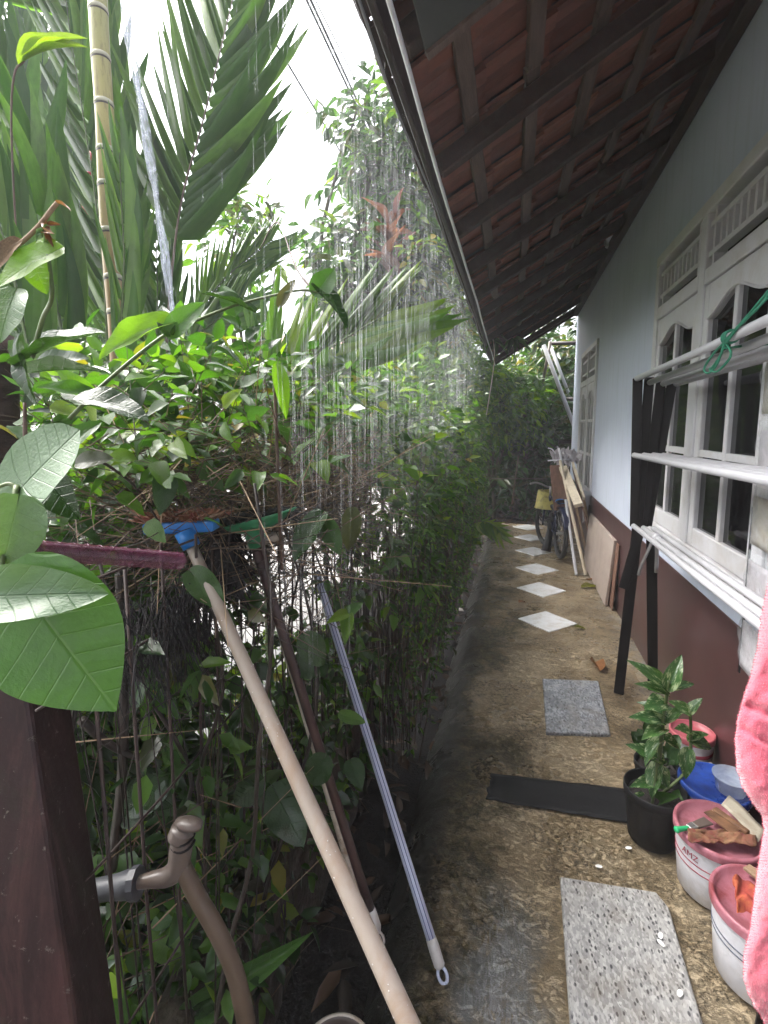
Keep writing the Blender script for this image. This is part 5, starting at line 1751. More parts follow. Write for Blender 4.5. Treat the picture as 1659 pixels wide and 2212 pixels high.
# ------------------------------------------------------------------ palms beyond the fence
def pts_d(lst, d0, d1):
    n = len(lst)
    return [pD(u, v, d0 + (d1 - d0) * i / (n - 1)) for i, (u, v) in enumerate(lst)]
TOEYE = -_fh
rp = empty('ringed_palm', pD(262, 1000, 2.5) * 1.0, 'tall bamboo-like palm with a ringed yellow-green stem', 'palm')
tp = pts_d([(205, -260), (209, -60), (216, 100), (226, 250), (231, 400), (240, 550), (252, 700), (260, 860), (268, 1010), (276, 1250), (282, 1420)], 2.45, 2.56)
tp[-1].z = -.16
q = smooth_pts(tp, 6)
def stemmat():
    t = NT('cane_stem')
    z = t.n('SeparateXYZ', i={0: t.coord()}).outputs[2]
    k = t.math('DIVIDE', z, 5.0)
    c = t.ramp(k, [(.25, (.16, .085, .045)), (.42, (.30, .19, .06)), (.58, (.32, .27, .085)), (.75, (.27, .29, .12)), (.95, (.30, .31, .17))])
    c = t.mix(t.ramp(t.noise(22, 5, .7, t.coord((3, 3, .5))), [(.5, 0.0), (.72, .7)]), c, (.12, .085, .04))
    t.bsdf(c, .4, t.noise(40, 3, .6, t.coord()), .2, .004)
    return t.mat
M['cane'] = stemmat()
m_ = MB(); m_.tube(q, [.045 - .009 * i / len(q) for i in range(len(q))], 20); m_.build('trunk', M['cane'], rp, smooth=True)
M['ring_pale'] = plain('ring_pale', (.42, .40, .30), .6, .2)
cum = 0; last = -.1; gap = .15
for i in range(len(q) - 1):
    cum += (q[i + 1] - q[i]).length
    if cum - last > gap:
        last = cum; gap = random.uniform(.15, .20)
        rr = .045 - .009 * i / len(q)
        dd = (q[i + 1] - q[i]).normalized()
        m_ = MB(); m_.tube([q[i] - dd * .010, q[i] - dd * .004, q[i] + dd * .004, q[i] + dd * .010], [rr * 1.01, rr * 1.055, rr * 1.055, rr * 1.01], 20); g_ = m_.build('ring', M['ring_pale'], rp, smooth=True)
        m_ = MB(); m_.tube([q[i] + dd * .0105, q[i] + dd * .019], [rr * 1.016, rr * 1.012], 20, cap=False); m_.build('ring_scar', M['twig_dark'], rp, smooth=True)
m_ = MB(); q2 = pts_d([(182, 470), (190, 400), (200, 335), (208, 250)], 3.5, 3.55); m_.tube(smooth_pts(q2, 4), .020, 10); 
tag(m_.build('red_palm_stem', M['red_stem'], smooth=True), 'bright red smooth palm stem glimpsed between the fronds', 'palm stem')
random.seed(31)
for lst, d0, d1, n, L_, W_ in (([(232, -30), (290, -80), (330, -180), (345, -300)], 3.6, 4.4, 34, .75, .026), ([(225, 60), (150, -60), (60, -120)], 3.3, 3.0, 26, .7, .035)):
    frond(rp, pts_d(lst, d0, d1), n, L_, W_, 48, TOEYE, .15, .25)

pc = empty('palm_clump', pD(250, 1350, 2.9), 'clump of broad green palm fronds fanning up beside the water jet', 'palm')
random.seed(77)
frond(pc, pts_d([(352, 900), (362, 700), (370, 600), (384, 480), (402, 390), (432, 285), (466, 150), (490, 50), (515, -60), (540, -200)], 2.75, 3.1), 30, .80, .022, 44, TOEYE, .10, .0, True, t0=.30, stem='twig', asym=.85, jit=.12)
frond(pc, pts_d([(236, 980), (232, 760), (224, 600), (205, 420), (178, 240), (150, 60), (130, -120)], 2.75, 2.9), 26, .62, .021, 30, TOEYE, .15, .0, True, t0=.15, jit=.16)
frond(pc, pts_d([(262, 900), (262, 700), (256, 540), (240, 380), (222, 220), (210, 60), (205, -120)], 3.0, 3.3), 24, .60, .019, 34, TOEYE, .15, .0, True, t0=.2, jit=.14)
frond(pc, pts_d([(170, 1000), (148, 800), (118, 640), (78, 470), (30, 290), (-20, 120), (-60, -40)], 2.2, 2.4), 22, .56, .022, 32, TOEYE, .2, .0, True, t0=.2, jit=.18)
frond(pc, pts_d([(385, 820), (425, 690), (478, 610), (540, 555), (590, 518)], 3.3, 3.6), 34, .42, .020, 30, TOEYE, .12, .05, False, t0=.1)
frond(pc, pts_d([(320, 860), (400, 745), (470, 690), (530, 640)], 2.9, 3.2), 24, .40, .026, 34, TOEYE, .1, .06, False, t0=.1)
frond(pc, pts_d([(90, 900), (50, 700), (10, 520), (-60, 330)], 2.0, 2.1), 18, .5, .026, 32, TOEYE, .2, .0, False, t0=.15, jit=.18)
frond(pc, pts_d([(250, 880), (262, 700), (268, 560), (262, 430), (258, 330)], 2.2, 2.35), 9, .42, .040, 16, TOEYE, .15, .0, False, t0=.1)
frond(pc, pts_d([(330, 950), (335, 800), (340, 660), (338, 540), (330, 420)], 3.2, 3.4), 20, .50, .022, 30, TOEYE, .12, .0, False, t0=.1, jit=.14)
frond(pc, pts_d([(300, 950), (300, 800), (296, 680), (286, 560), (280, 440)], 3.4, 3.6), 18, .50, .022, 30, TOEYE, .12, .0, False, t0=.1, jit=.14)
for dx_, hh in ((0, 0), (.12, .1), (-.14, -.06), (.24, .0)):
    m_ = MB(); b_ = pD(250, 1350, 2.9); b_.z = -.16; b_.x += dx_
    m_.tube(smooth_pts([b_, b_ + Vector((dx_ * .2, 0, .8)), b_ + Vector((dx_ * .5, .02, 1.5 + hh))], 4), .018, 8); m_.build('cane', M['twig'], pc, smooth=True)
bp = empty('background_palm', pD(150, 1250, 4.6), 'darker palm standing behind the broad fronds near the lane', 'palm')
random.seed(5)
for k, lst in enumerate([[(180, 900), (150, 600), (90, 330), (0, 80)], [(160, 900), (60, 640), (-60, 480)], 
                         [(120, 850), (60, 500), (20, 200), (10, -100)], [(60, 800), (10, 480), (-40, 200)], [(140, 820), (130, 500), (110, 220), (100, -60)]]):
    frond(bp, pts_d(lst, 4.2, 4.8 + .15 * k), 30, .95, .021, 46, TOEYE, .1, .10, False, 'palm_leaf' if k % 3 else 'leaf_mid', jit=.15)
m_ = MB(); b_ = pD(180, 1250, 4.5); b_.z = -.16; m_.tube([b_, pD(180, 880, 4.5)], .05, 10); m_.build('trunk', M['trunk_bark'], bp, smooth=True)

ly = empty('young_palm', pD(600, 960, 2.5), 'young lime green palm with a spread frond lit through by the sky', 'palm')
random.seed(3)
frond(ly, pts_d([(560, 880), (620, 815), (690, 765), (760, 722), (815, 690), (850, 668)], 2.35, 2.6), 13, .56, .060, 34, TOEYE + Vector((0, 0, .5)), .12, .02, True, 'leaf_lime', t0=.12, curl=0, asym=.8)
frond(ly, pts_d([(552, 900), (560, 830), (566, 760), (560, 700)], 2.4, 2.45), 5, .30, .045, 20, TOEYE, .1, .0, True, 'palm_leaf', t0=.2, curl=0)
frond(ly, pts_d([(548, 900), (500, 830), (455, 790)], 2.5, 2.55), 9, .24, .03, 40, TOEYE, .1, .05, True, 'palm_leaf', t0=.2, curl=0)
for (u, v, u2, v2, w) in ((583, 800, 603, 552, 24), (625, 780, 648, 690, 20), (640, 800, 690, 620, 22), (560, 800, 546, 690, 16), (600, 800, 628, 700, 18)):
    put_leaf(ly, 'strap', 'palm_leaf' if u < 620 else 'leaf_lime', pD(u, v, 2.3), pD(u2, v2, 2.35), w / FOC * 2.3, face=TOEYE, name='leaflet', curl=.4)
m_ = MB(); b_ = pD(575, 1100, 2.45); b_.z = -.16; m_.tube([b_, pD(565, 880, 2.4)], .02, 8); m_.build('stem', M['twig_green'], ly, smooth=True)

# ------------------------------------------------------------------ misty tree, cordyline and shrubs beyond the hedge
def pb_(u, v, d, r, sq=1.0):
    p = pD(u, v, d); return (p.x, p.y, p.z, r, r, r * sq)
tr = empty('tall_tree', (-2.5, 6.3, -.15), 'tall leafy tree whose crown pales in the rain beside the eave', 'tree')
tb = [pb_(835, 260, 6.6, .42), pb_(770, 240, 6.4, .26), pb_(880, 330, 6.8, .5), pb_(790, 330, 6.5, .34), pb_(850, 430, 6.7, .5), pb_(775, 400, 6.5, .26), pb_(800, 520, 6.6, .42), pb_(740, 560, 6.3, .34), pb_(870, 560, 6.8, .55),
      pb_(720, 620, 6.2, .30), pb_(830, 640, 6.6, .55), pb_(930, 640, 7.0, .55), pb_(900, 480, 7.0, .45), pb_(905, 250, 6.9, .3), pb_(950, 560, 7.3, .4)]
limbs(tr, (-2.2, 6.9, -.16), [(b[0], b[1], b[2]) for b in tb], .07, trunk_h=2.0)
bush(tr, tb, 820, 6, .34, .22, .075, [('leaf_mid', 3), ('leaf_dark', 3), ('leaf_olive', 1), ('leaf_lime', 1)], 200, droop=.6, shell=.25, twr=.004, cell=10)
cd_ = empty('red_cordyline', pD(845, 760, 6.0), 'tall cordyline with dark red strap leaves in front of the misty tree', 'plant')
random.seed(6)
for k in range(26):
    a = random.uniform(0, 6.28); b0 = pD(845 + random.uniform(-12, 12), random.uniform(470, 600), 6.0)
    d_ = Vector((math.cos(a) * .6, math.sin(a) * .6, random.uniform(.2, 1.3))).normalized()
    put_leaf(cd_, 'lance', 'leaf_red', b0, b0 + d_ * random.uniform(.3, .5), random.uniform(.06, .09), face=Vector((0, 0, 1)) + TOEYE * .6, curl=1.3)
m_ = MB(); b_ = pD(845, 900, 6.0); b_.z = -.16; m_.tube([b_, pD(848, 590, 6.0), pD(843, 490, 6.0)], .025, 8); m_.build('stem', M['trunk_bark'], cd_, smooth=True)
ys = empty('yellow_croton', pD(905, 800, 6.6), 'yellow-green croton bush beneath the eave end', 'bush')
bl = [pb_(905, 430, 6.4, .28), pb_(915, 600, 6.2, .4), pb_(955, 690, 6.4, .4)]
bush(ys, bl, 110, 5, .2, .14, .05, [('leaf_yellow', 2), ('leaf_lime', 3)], 60, droop=.5, cell=10)
limbs(ys, (pD(905, 800, 6.6).x, pD(905, 800, 6.6).y, -.16), [b[:3] for b in bl], .025, trunk_h=1.0)
st_ = empty('small_tree', (pD(540, 700, 5.0).x, pD(540, 700, 5.0).y, -.16), 'small light-leaved tree peeping out beside the palm frond tips', 'tree')
bl = [pb_(520, 440, 5.0, .20), pb_(565, 460, 5.0, .16), pb_(490, 520, 5.0, .22), pb_(595, 580, 5.0, .12), pb_(540, 610, 5.1, .15)]
limbs(st_, (pD(540, 700, 5.0).x, pD(540, 700, 5.0).y, -.16), [b[:3] for b in bl], .03, trunk_h=1.8)
bush(st_, bl, 62, 5, .2, .15, .06, [('leaf_lime', 2), ('leaf_mid', 2), ('leaf_olive', 1)], 90, droop=.4, cell=8)
sh = empty('glossy_shrub', (-1.5, 4.0, -.16), 'broad rain-washed shrub with pale glossy leaves behind the hedge', 'shrub')
bl = [(-1.25, 3.0, 1.45, .40, .45, .30), (-1.2, 3.8, 1.55, .40, .5, .34), (-1.25, 4.7, 1.70, .45, .6, .38), (-1.2, 5.6, 1.9, .45, .6, .45), (-1.7, 3.6, 1.5, .4, .5, .3), (-2.0, 4.6, 1.7, .4, .6, .4), (-1.2, 6.5, 2.0, .5, .6, .5)]
limbs(sh, (-1.4, 4.2, -.16), [b[:3] for b in bl], .03, trunk_h=.5)
bush(sh, bl, 950, 6, .2, .115, .062, [('leaf_lime', 3), ('leaf_mid', 4), ('leaf_yellow', .4)], 260, droop=.3, cell=9)
lb = empty('lane_shrub', (-2.6, 3.2, -.16), 'bushy green shrub at the lane edge behind the palm canes', 'shrub')
bl = [(-2.3, 2.6, 1.55, .4, .4, .3), (-2.7, 3.3, 1.75, .5, .5, .4), (-2.1, 3.3, 1.6, .35, .4, .3), (-3.3, 2.6, 1.4, .5, .5, .7), (-1.75, 2.3, 1.5, .3, .35, .25)]
bush(lb, bl, 620, 6, .2, .10, .05, [('leaf_dark', 3), ('leaf_mid', 3), ('leaf_lime', .7)], 160, droop=.35)
limbs(lb, (-2.9, 2.6, -.16), [b[:3] for b in bl], .03, trunk_h=.9)

# far trees closing the garden
random.seed(12)
for k, (u, v, d, r, lab, mats_) in enumerate([
    (1120, 905, 9.2, .62, 'dark bush closing the end of the path', [('leaf_dark', 4), ('leaf_mid', 1)]),
    (1075, 860, 8.4, .60, 'bright mid green bush below the far end of the eave', [('leaf_mid', 3), ('leaf_lime', 2)]),
    (1205, 820, 10.5, .9, 'yellow-green tree seen between the crossed grey poles', [('leaf_yellow', 2), ('leaf_lime', 2), ('leaf_mid', 2)]),
    (1150, 980, 9.4, .55, 'low dark bush behind the pale rail', [('leaf_dark', 5)]),
    (985, 760, 8.2, .7, 'tall rounded bush paling in rain under the eave tip', [('leaf_mid', 3), ('leaf_lime', 3)])]):
    e = empty('garden_bush', (pD(u, v, d).x, pD(u, v, d).y, -.16), lab, 'bush', 'bushes at the end of the garden')
    c = pD(u, v, d)
    bl = [(c.x + random.uniform(-.3, .3), c.y + random.uniform(-.3, .3), c.z + random.uniform(-.5, .5) * r, r * random.uniform(.6, 1), r * random.uniform(.6, 1), r * random.uniform(.7, 1)) for _ in range(5)]
    limbs(e, (c.x, c.y, -.16), [b[:3] for b in bl], .03, trunk_h=.5)
    bush(e, bl, 430, 6, .26, .15, .05, mats_, 90, droop=.6, twr=.003, cell=8)
bw = empty('woodland', (0, 16, 0), 'mass of trees beyond the garden, blurred by rain', kind='stuff')
bl = [(x, 15 + random.uniform(-2, 4), random.uniform(.8, 2.6), 1.5, 1.5, 1.3) for x in np.linspace(-3.5, 6, 14)]
bush(bw, bl, 1500, 6, .6, .34, .15, [('leaf_dark', 3), ('leaf_mid', 2)], 0, droop=.5, twr=.008)
bl = [(x, y, random.uniform(.2, 2.6), .8, .8, .8) for x, y in ((2.0, 9.5), (2.8, 10.5), (1.4, 11), (3.2, 9), (.4, 11.5), (-.6, 10.5), (-1.2, 9.5))] + [(.2, 8.9, .5, .55, .35, .7), (.75, 9.0, .5, .45, .35, .7), (-.3, 8.8, .6, .5, .35, .8), (.5, 9.1, 1.5, .6, .35, .6), (1.5, 9.6, 2.6, .7, .6, .8), (1.0, 9.9, 1.6, .6, .5, 1.0), (.3, 10.2, .7, .8, .5, .9), (2.4, 9.8, 3.2, .8, .6, .8), (.9, 10.0, 3.0, .6, .5, .5)]
bush(bw, bl, 2200, 6, .4, .22, .08, [('leaf_dark', 3), ('leaf_olive', 1)], 0, droop=.5, twr=.006)
fn = empty('tree_fern', (pD(1130, 830, 8.6).x, pD(1130, 830, 8.6).y, -.16), 'feathery bright green fern fronds under the far eave', 'fern')
random.seed(4)
c = pD(1140, 860, 8.6)
for k in range(11):
    a = R(20 + 320 * k / 11); l = random.uniform(.5, .75)
    e1 = Vector((math.cos(a), math.sin(a), 0))
    frond(fn, [c, c + e1 * l * .4 + Vector((0, 0, .28)), c + e1 * l * .8 + Vector((0, 0, .30)), c + e1 * l + Vector((0, 0, .15))], 20, .16, .028, 60, (0, 0, 1), .05, .1, False, 'leaf_mid', r=.006)
m_ = MB(); m_.tube([(c.x, c.y, -.16), c], .04, 8); m_.build('trunk', M['trunk_bark'], fn, smooth=True)

ev = empty('eave_sprig', pY(1035, 610, 6.3), 'sprig of long mango-like leaves hanging over the eave corner', 'plant')
random.seed(15)
for cu, cv, n_ in ((1018, 612, 9), (1048, 662, 12), (1060, 690, 8), (1062, 735, 6), (1110, 735, 7)):
    cc_ = pY(cu, cv, 6.35)
    cc_.x = max(cc_.x, -.62)
    for k in range(n_):
        a = 2 * math.pi * k / n_ + random.random()
        d_ = Vector((math.cos(a) * .8, math.sin(a) * .6, random.uniform(-.9, .1)))
        put_leaf(ev, 'lance', 'big_dark' if k % 3 else 'leaf_mid', cc_, cc_ + d_.normalized() * random.uniform(.16, .27), random.uniform(.04, .06), face=Vector((0, 0, 1)) + TOEYE * .4, curl=1.2)
m_ = MB(); m_.tube(smooth_pts([pY(1100, 740, 6.5), pY(1062, 700, 6.4), pY(1040, 645, 6.35), pY(1012, 610, 6.35), pY(985, 600, 6.4)], 4), .008, 6); m_.build('branch', M['twig_green'], ev, smooth=True)
m_ = MB(); m_.tube(smooth_pts([pY(1060, 700, 6.3), pY(1068, 760, 6.2), pY(1064, 810, 6.2), pY(1050, 900, 6.2)], 4), .006, 5); m_.build('creeper', M['bone_pole'], ev, smooth=True)

# ------------------------------------------------------------------ the hedge along the ditch
hg = empty('hedge', (-.75, 4.5, -.15), 'dense wet hedge running along the ditch beside the mossy path', 'hedge')
random.seed(9)
bl = []
for y in np.arange(2.15, 7.6, .45):
    zt = 1.55 + (y - 2.1) * .10
    bl += [(-.66 + random.uniform(-.06, .06), y, zt - .28, .26, .38, .30), (-.95, y + .2, zt - .20, .30, .4, .36), (-.50, y + .1, zt - .62, .13, .34, .40)]
bush(hg, bl, 1900, 6, .13, .072, .036, [('leaf_mid', 6), ('leaf_dark', 2.5), ('leaf_lime', 3), ('leaf_yellow', .3)], 300, droop=.35, cell=9)
# clipped side towards the path: thin bare stems with few small leaves
n = 750
P = np.stack([RNG.uniform(-.62, -.37, n) - .02, RNG.uniform(1.95, 7.8, n), RNG.uniform(-.12, .35, n)], 1)
D = norm(np.stack([RNG.normal(0, .05, n), RNG.normal(0, .07, n), np.ones(n)], 1))
twigmesh(hg, P, D, RNG.uniform(.45, 1.15, n), .0030, 'twig_dark', 0.0)
n = 380
P = np.stack([RNG.uniform(-.60, -.36, n), RNG.uniform(1.95, 7.6, n), RNG.uniform(-.12, .2, n)], 1)
D = norm(np.stack([RNG.normal(.02, .10, n), RNG.normal(0, .14, n), np.ones(n)], 1))
twigmesh(hg, P, D, RNG.uniform(.45, 1.1, n), .0024, 'twig', 0.0)
n = 3600
P = np.stack([RNG.uniform(-.56, -.34, n), RNG.uniform(2.0, 7.6, n), .02 + 1.15 * RNG.random(n) ** .8], 1)
D = norm(np.stack([RNG.normal(.25, .5, n), RNG.normal(0, .5, n), RNG.normal(.1, .5, n)], 1))
foliage(hg, leaf_arrays(P, D, RNG.uniform(.03, .08, n), 4, .040, .015, .5, .8, .4), [('leaf_dark', 3.5), ('leaf_olive', 1), ('leaf_mid', 5), ('leaf_lime', 1)], 0, NARROW)
m_ = MB()
rd = random.Random(17)
for k in range(34):
    y = 2.1 + 5.6 * rd.random(); x = rd.uniform(-.95, -.5)
    m_.tube([(x, y, -.16), (x + rd.gauss(0, .05), y + rd.gauss(0, .06), .6), (x + rd.gauss(0, .1), y + rd.gauss(0, .1), 1.35)], [.009, .007, .004], 5)
m_.build('stems', M['trunk_bark'], hg, smooth=True, kind='stuff')

# near thicket over the wire fence
th = empty('fence_thicket', (-.68, 1.4, 1.2), 'tangle of leafy creepers and dry twigs heaped over the wire fence', 'thicket')
bl = [(-.70, .95, 1.42, .16, .22, .16), (-.72, 1.35, 1.42, .20, .30, .17), (-.74, 1.8, 1.42, .22, .34, .20), (-.95, 1.5, 1.45, .26, .4, .2), (-.92, 1.0, 1.38, .24, .3, .22), (-1.15, 1.25, 1.2, .3, .4, .3)]
def sparse(P):
    # the mop heads and the brown twigs on the fence top are nearly bare of leaves
    r = RNG.random(len(P))
    low = (P[:, 2] < 1.35) & (P[:, 1] < 2.1) & (P[:, 0] > -.9)
    return ~(low & (r > .10)) & ~((P[:, 2] < 1.26) & (r > .3)) & (P[:, 1] > .72)
bush(th, bl, 700, 6, .15, .060, .031, [('leaf_mid', 5), ('leaf_dark', 4), ('leaf_lime', 2.2), ('leaf_yellow', .5)], 290, droop=.35, cell=16, twr=.0016, keep=sparse)
n = 460
P = np.stack([RNG.uniform(-.74, -.56, n), RNG.uniform(.75, 2.2, n), .02 + 1.1 * RNG.random(n) ** 1.3], 1)
D = norm(np.stack([RNG.normal(.1, .4, n), RNG.normal(0, .5, n), RNG.normal(-.1, .4, n)], 1))
arr_ = leaf_arrays(P, D, RNG.uniform(.05, .12, n), 4, .062, .032, .6, .7, .35)
# a gap in the growth lets the lane show through
yy_, zz_ = arr_[0][:, 1], arr_[0][:, 2]
q_ = ~((yy_ > 1.15) & (yy_ < 1.75) & (zz_ > .72) & (RNG.random(len(yy_)) > .2))
foliage(th, tuple(a[q_] for a in arr_), [('leaf_dark', 5), ('leaf_mid', 4), ('leaf_lime', .8), ('leaf_olive', 1), ('leaf_yellow', .3)], 0)
# dry brown twigs caught on the fence top
def tangle(n, cx, cy_, cz, sx_, sy_, sz_, L0, L1, r, mat, up=.25, nm='dry_twig'):
    P = np.stack([RNG.normal(cx, sx_, n), RNG.uniform(cy_ - sy_, cy_ + sy_, n), RNG.normal(cz, sz_, n)], 1)
    D = norm(np.stack([RNG.normal(0, .7, n), RNG.normal(0, 1, n), RNG.normal(up, .45, n)], 1))
    return twigmesh(th, P, D, RNG.uniform(L0, L1, n), r, mat, .5, nm)
tangle(800, -.70, 1.45, 1.24, .10, .55, .10, .10, .34, .0017, 'straw')
tangle(800, -.70, 1.45, 1.23, .10, .55, .10, .10, .36, .0019, 'twig')
tangle(420, -.70, 1.45, 1.10, .09, .65, .12, .12, .40, .0016, 'twig_dark')
tangle(150, -.72, 1.5, .55, .06, .75, .33, .15, .45, .0015, 'twig', .7)
tangle(130, -.74, 1.45, .35, .06, .75, .28, .15, .45, .0017, 'straw', .6)
n = 70
P = np.stack([RNG.uniform(-.80, -.55, n), RNG.uniform(.62, 2.2, n), np.full(n, -.14)], 1)
D = norm(np.stack([RNG.normal(0, .06, n), RNG.normal(0, .09, n), np.ones(n)], 1))
twigmesh(th, P, D, RNG.uniform(.7, 1.45, n), .0028, 'twig_dark', 0.0, 'creeper_stem')
m_ = MB()
rd = random.Random(41)
for k in range(12):
    y = rd.uniform(.62, 2.1); x = rd.uniform(-.75, -.58)
    p = [Vector((x, y, -.15))]
    for j in range(6): p.append(p[-1] + Vector((rd.gauss(0, .035), rd.gauss(0, .05), rd.uniform(.18, .28))))
    m_.tube(smooth_pts(p, 3), [.007 - .004 * i / 19 for i in range(19)], 6)
m_.build('vine_stem', M['twig_dark'], th, smooth=True)
# brown beard of dead creeper under the fence rail
n = 420
P = np.stack([RNG.uniform(-.66, -.58, n), RNG.uniform(.66, .90, n), RNG.uniform(1.04, 1.16, n)], 1)
D = norm(np.stack([RNG.normal(0, .35, n), RNG.normal(0, .35, n), -np.ones(n)], 1))
twigmesh(th, P, D, RNG.uniform(.04, .17, n), .0013, 'mop_black', 0.0, 'dead_creeper')

ds = empty('dark_shrub', (-1.3, 1.4, -.16), 'dense dark green shrub behind the wire fence next to the post', 'shrub')
bl = [(-1.15, 1.05, .75, .24, .22, .32), (-1.35, 1.45, .55, .28, .30, .40), (-1.10, 1.20, .25, .22, .25, .25), (-1.5, 1.5, 1.0, .25, .3, .25), (-1.05, .80, .95, .16, .16, .22), (-.95, 1.25, 1.08, .16, .22, .12), pb_(300, 1190, 1.65, .17), pb_(380, 1165, 1.8, .17), pb_(230, 1130, 1.5, .16), pb_(330, 1120, 1.9, .2)]
bush(ds, bl, 820, 6, .14, .085, .040, [('leaf_dark', 5), ('leaf_mid', 3), ('leaf_lime', .6)], 160, droop=.4, shell=.2)
limbs(ds, (-1.25, 1.3, -.16), [b[:3] for b in bl], .015, trunk_h=.25)
# low planting between fence and lane
un = empty('undergrowth', (-1.1, 1.6, -.1), 'low weeds and straps of grass between wire fence and lane', kind='stuff')
bl = [(-.95, 1.0, .10, .22, .4, .28), (-1.05, 1.6, .12, .25, .5, .28), (-1.10, 2.3, .08, .3, .5, .22), (-1.4, 1.3, .05, .3, .5, .2), (-.85, .72, .25, .15, .2, .35), (-1.25, .9, .5, .25, .3, .5)]
bush(un, bl, 560, 5, .14, .075, .036, [('leaf_mid', 4), ('leaf_lime', 3), ('leaf_dark', 4), ('leaf_yellow', .5)], 0, droop=.3)
n = 420
P = np.stack([RNG.uniform(-1.30, -.74, n), RNG.uniform(.6, 2.3, n), np.full(n, -.15)], 1)
D = norm(np.stack([RNG.normal(0, .35, n), RNG.normal(0, .35, n), np.ones(n)], 1))
NN = norm(np.cross(D, RNG.normal(0, 1, (n, 3))))
V, T, UV = batch(LEAFLET[2], P, D, NN, RNG.uniform(.20, .45, n), RNG.uniform(.008, .02, n))
o = link('grass_straps', fastmesh('grass_straps', V, T, M['palm_leaf'], UV), un); o['kind'] = 'stuff'
# mossy plinth under the fence
def plinth(a, b):
    y = .50 + 1.75 * b
    x, z = [(-.585, -.16), (-.590, .10), (-.60, .20), (-.615, .225), (-.70, .23), (-.72, .20), (-.725, -.16)][min(6, int(round(a * 6)))]
    return (x + .014 * nz(y, z, 1, 6), y, z + .016 * nz(x, y, 2, 7) * (z > 0))
m_ = MB(); m_.grid(plinth, 6, 60)
M['mossy_stone'] = plain('mossy_stone', (.060, .045, .032), .75, .5, 12, .7, (.035, .038, .012), 7, .8, bdist=.012)
tag(m_.build('fence_plinth', M['mossy_stone'], smooth=True), 'low mossy masonry plinth under the wire fence', 'plinth')
# litter of leaves under the far bushes and in the ditch
n = 900
P = np.stack([RNG.uniform(-.6, 1.2, n), RNG.uniform(7.7, 10.5, n), RNG.uniform(-.12, -.06, n)], 1)
P2 = np.stack([RNG.uniform(-.55, -.22, 260), RNG.uniform(1.2, 7.6, 260), RNG.uniform(-.125, -.10, 260)], 1)
P = np.concatenate([P, P2])
D = norm(np.stack([RNG.normal(0, 1, len(P)), RNG.normal(0, 1, len(P)), RNG.normal(.1, .2, len(P))], 1))
N_ = np.array([0, 0, 1.0]) + RNG.normal(0, .25, P.shape); N_ = norm(N_ - D * (N_ * D).sum(-1, keepdims=True))
V, T, UV = batch(SMALL, P, D, N_, RNG.uniform(.05, .13, len(P)), RNG.uniform(.02, .05, len(P)))
M['litter'] = leafmat('litter', (.03, .02, .014), (.07, .04, .024), (.14, .075, .04), .4, .1)
tag(link('leaf_litter', fastmesh('leaf_litter', V, T, M['litter'], UV)), 'brown leaf litter in the ditch and under the far bushes', kind='stuff')

# broad-leaved weed arching over the path edge by the far tiles
wd = empty('arching_weed', (-.38, 4.9, -.1), 'glossy weed arching a leafy frond over the ditch by the tiles', 'plant')
random.seed(2)
c0_ = pD(1000, 1185, 5.0); 
fp = [pD(985, 1200, 5.0), pD(1000, 1150, 5.0), pD(1030, 1128, 4.9), pD(1060, 1132, 4.8), pD(1085, 1155, 4.75)]
frond(wd, fp, 10, .27, .075, 58, (0, -.3, 1), -.05, .40, True, 'leaf_lime', r=.006, t0=.15)
frond(wd, [pD(980, 1200, 4.9), pD(985, 1150, 4.9), pD(960, 1125, 4.8), pD(935, 1150, 4.7)], 7, .24, .07, 58, (0, -.3, 1), -.05, .4, True, 'leaf_mid', r=.005, t0=.15)
for k in range(10):
    a = random.uniform(0, 6.28)
    b0 = pD(985 + random.uniform(-20, 20), 1195 + random.uniform(-40, 20), 5.0)
    put_leaf(wd, 'oval', 'leaf_mid', b0, b0 + Vector((math.cos(a) * .16, math.sin(a) * .12, random.uniform(-.05, .12))), .07, face=(0, -.2, 1))

# ------------------------------------------------------------------ big-leaved vine close by
vn = empty('broad_vine', pD(60, 1700, .75), 'broad-leaved vine with big pale and dark leaves climbing the brown post', 'vine')
def BL(u, v, u2, v2, w, d0, d1, kind, mat, tilt=(0, 0, .5), roll=0, curl=.8, par=None):
    d = (d0 + d1) / 2
    fc = -_fw + Vector(tilt)
    return put_leaf(par or vn, kind, mat, pD(u, v, d0), pD(u2, v2, d1), w / FOC * d, face=fc, roll=R(roll), curl=curl)
BL(50, 1272, 243, 1541, 285, .50, .49, 'ovate', 'big_green', (.1, 0, .25), 0, .5)
BL(-50, 1290, 218, 1276, 125, .485, .48, 'oval', 'big_pale', (0, .1, .55), 6, .6)
BL(36, 1095, 2, 1240, 130, .56, .54, 'oval', 'big_pale', (.3, 0, .7), -20, .8)
BL(40, 1062, 165, 925, 190, .60, .60, 'round', 'big_pale', (0, 0, .5), -8, .5)
BL(108, 548, -18, 610, 92, .62, .60, 'heart', 'big_lime', (0, 0, .3), 10, .7)
BL(70, 560, 96, 630, 60, .63, .62, 'heart', 'big_lime', (0, 0, .3), 0, .7)
BL(30, 640, -10, 730, 90, .60, .58, 'oval', 'big_pale', (.2, 0, 1), 0, .9)
BL(60, 775, 206, 692, 86, .72, .70, 'oval', 'big_dark', (0, 0, .9), -20, .9)
BL(52, 742, 55, 872, 62, .72, .70, 'oval', 'big_dark', (-.4, 0, .2), 20, .9)
BL(352, 702, 204, 756, 70, .85, .80, 'oval', 'big_lime', (0, 0, .2), 15, 1.0)
BL(372, 716, 438, 650, 52, .85, .85, 'oval', 'big_green', (.2, 0, .2), 0, .7)
BL(366, 716, 345, 655, 36, .85, .86, 'oval', 'big_dark', (-.6, 0, .4), 30, .7)
BL(70, 806, 236, 780, 60, .78, .76, 'oval', 'big_dark', (0, 0, 2.0), -30, .8)
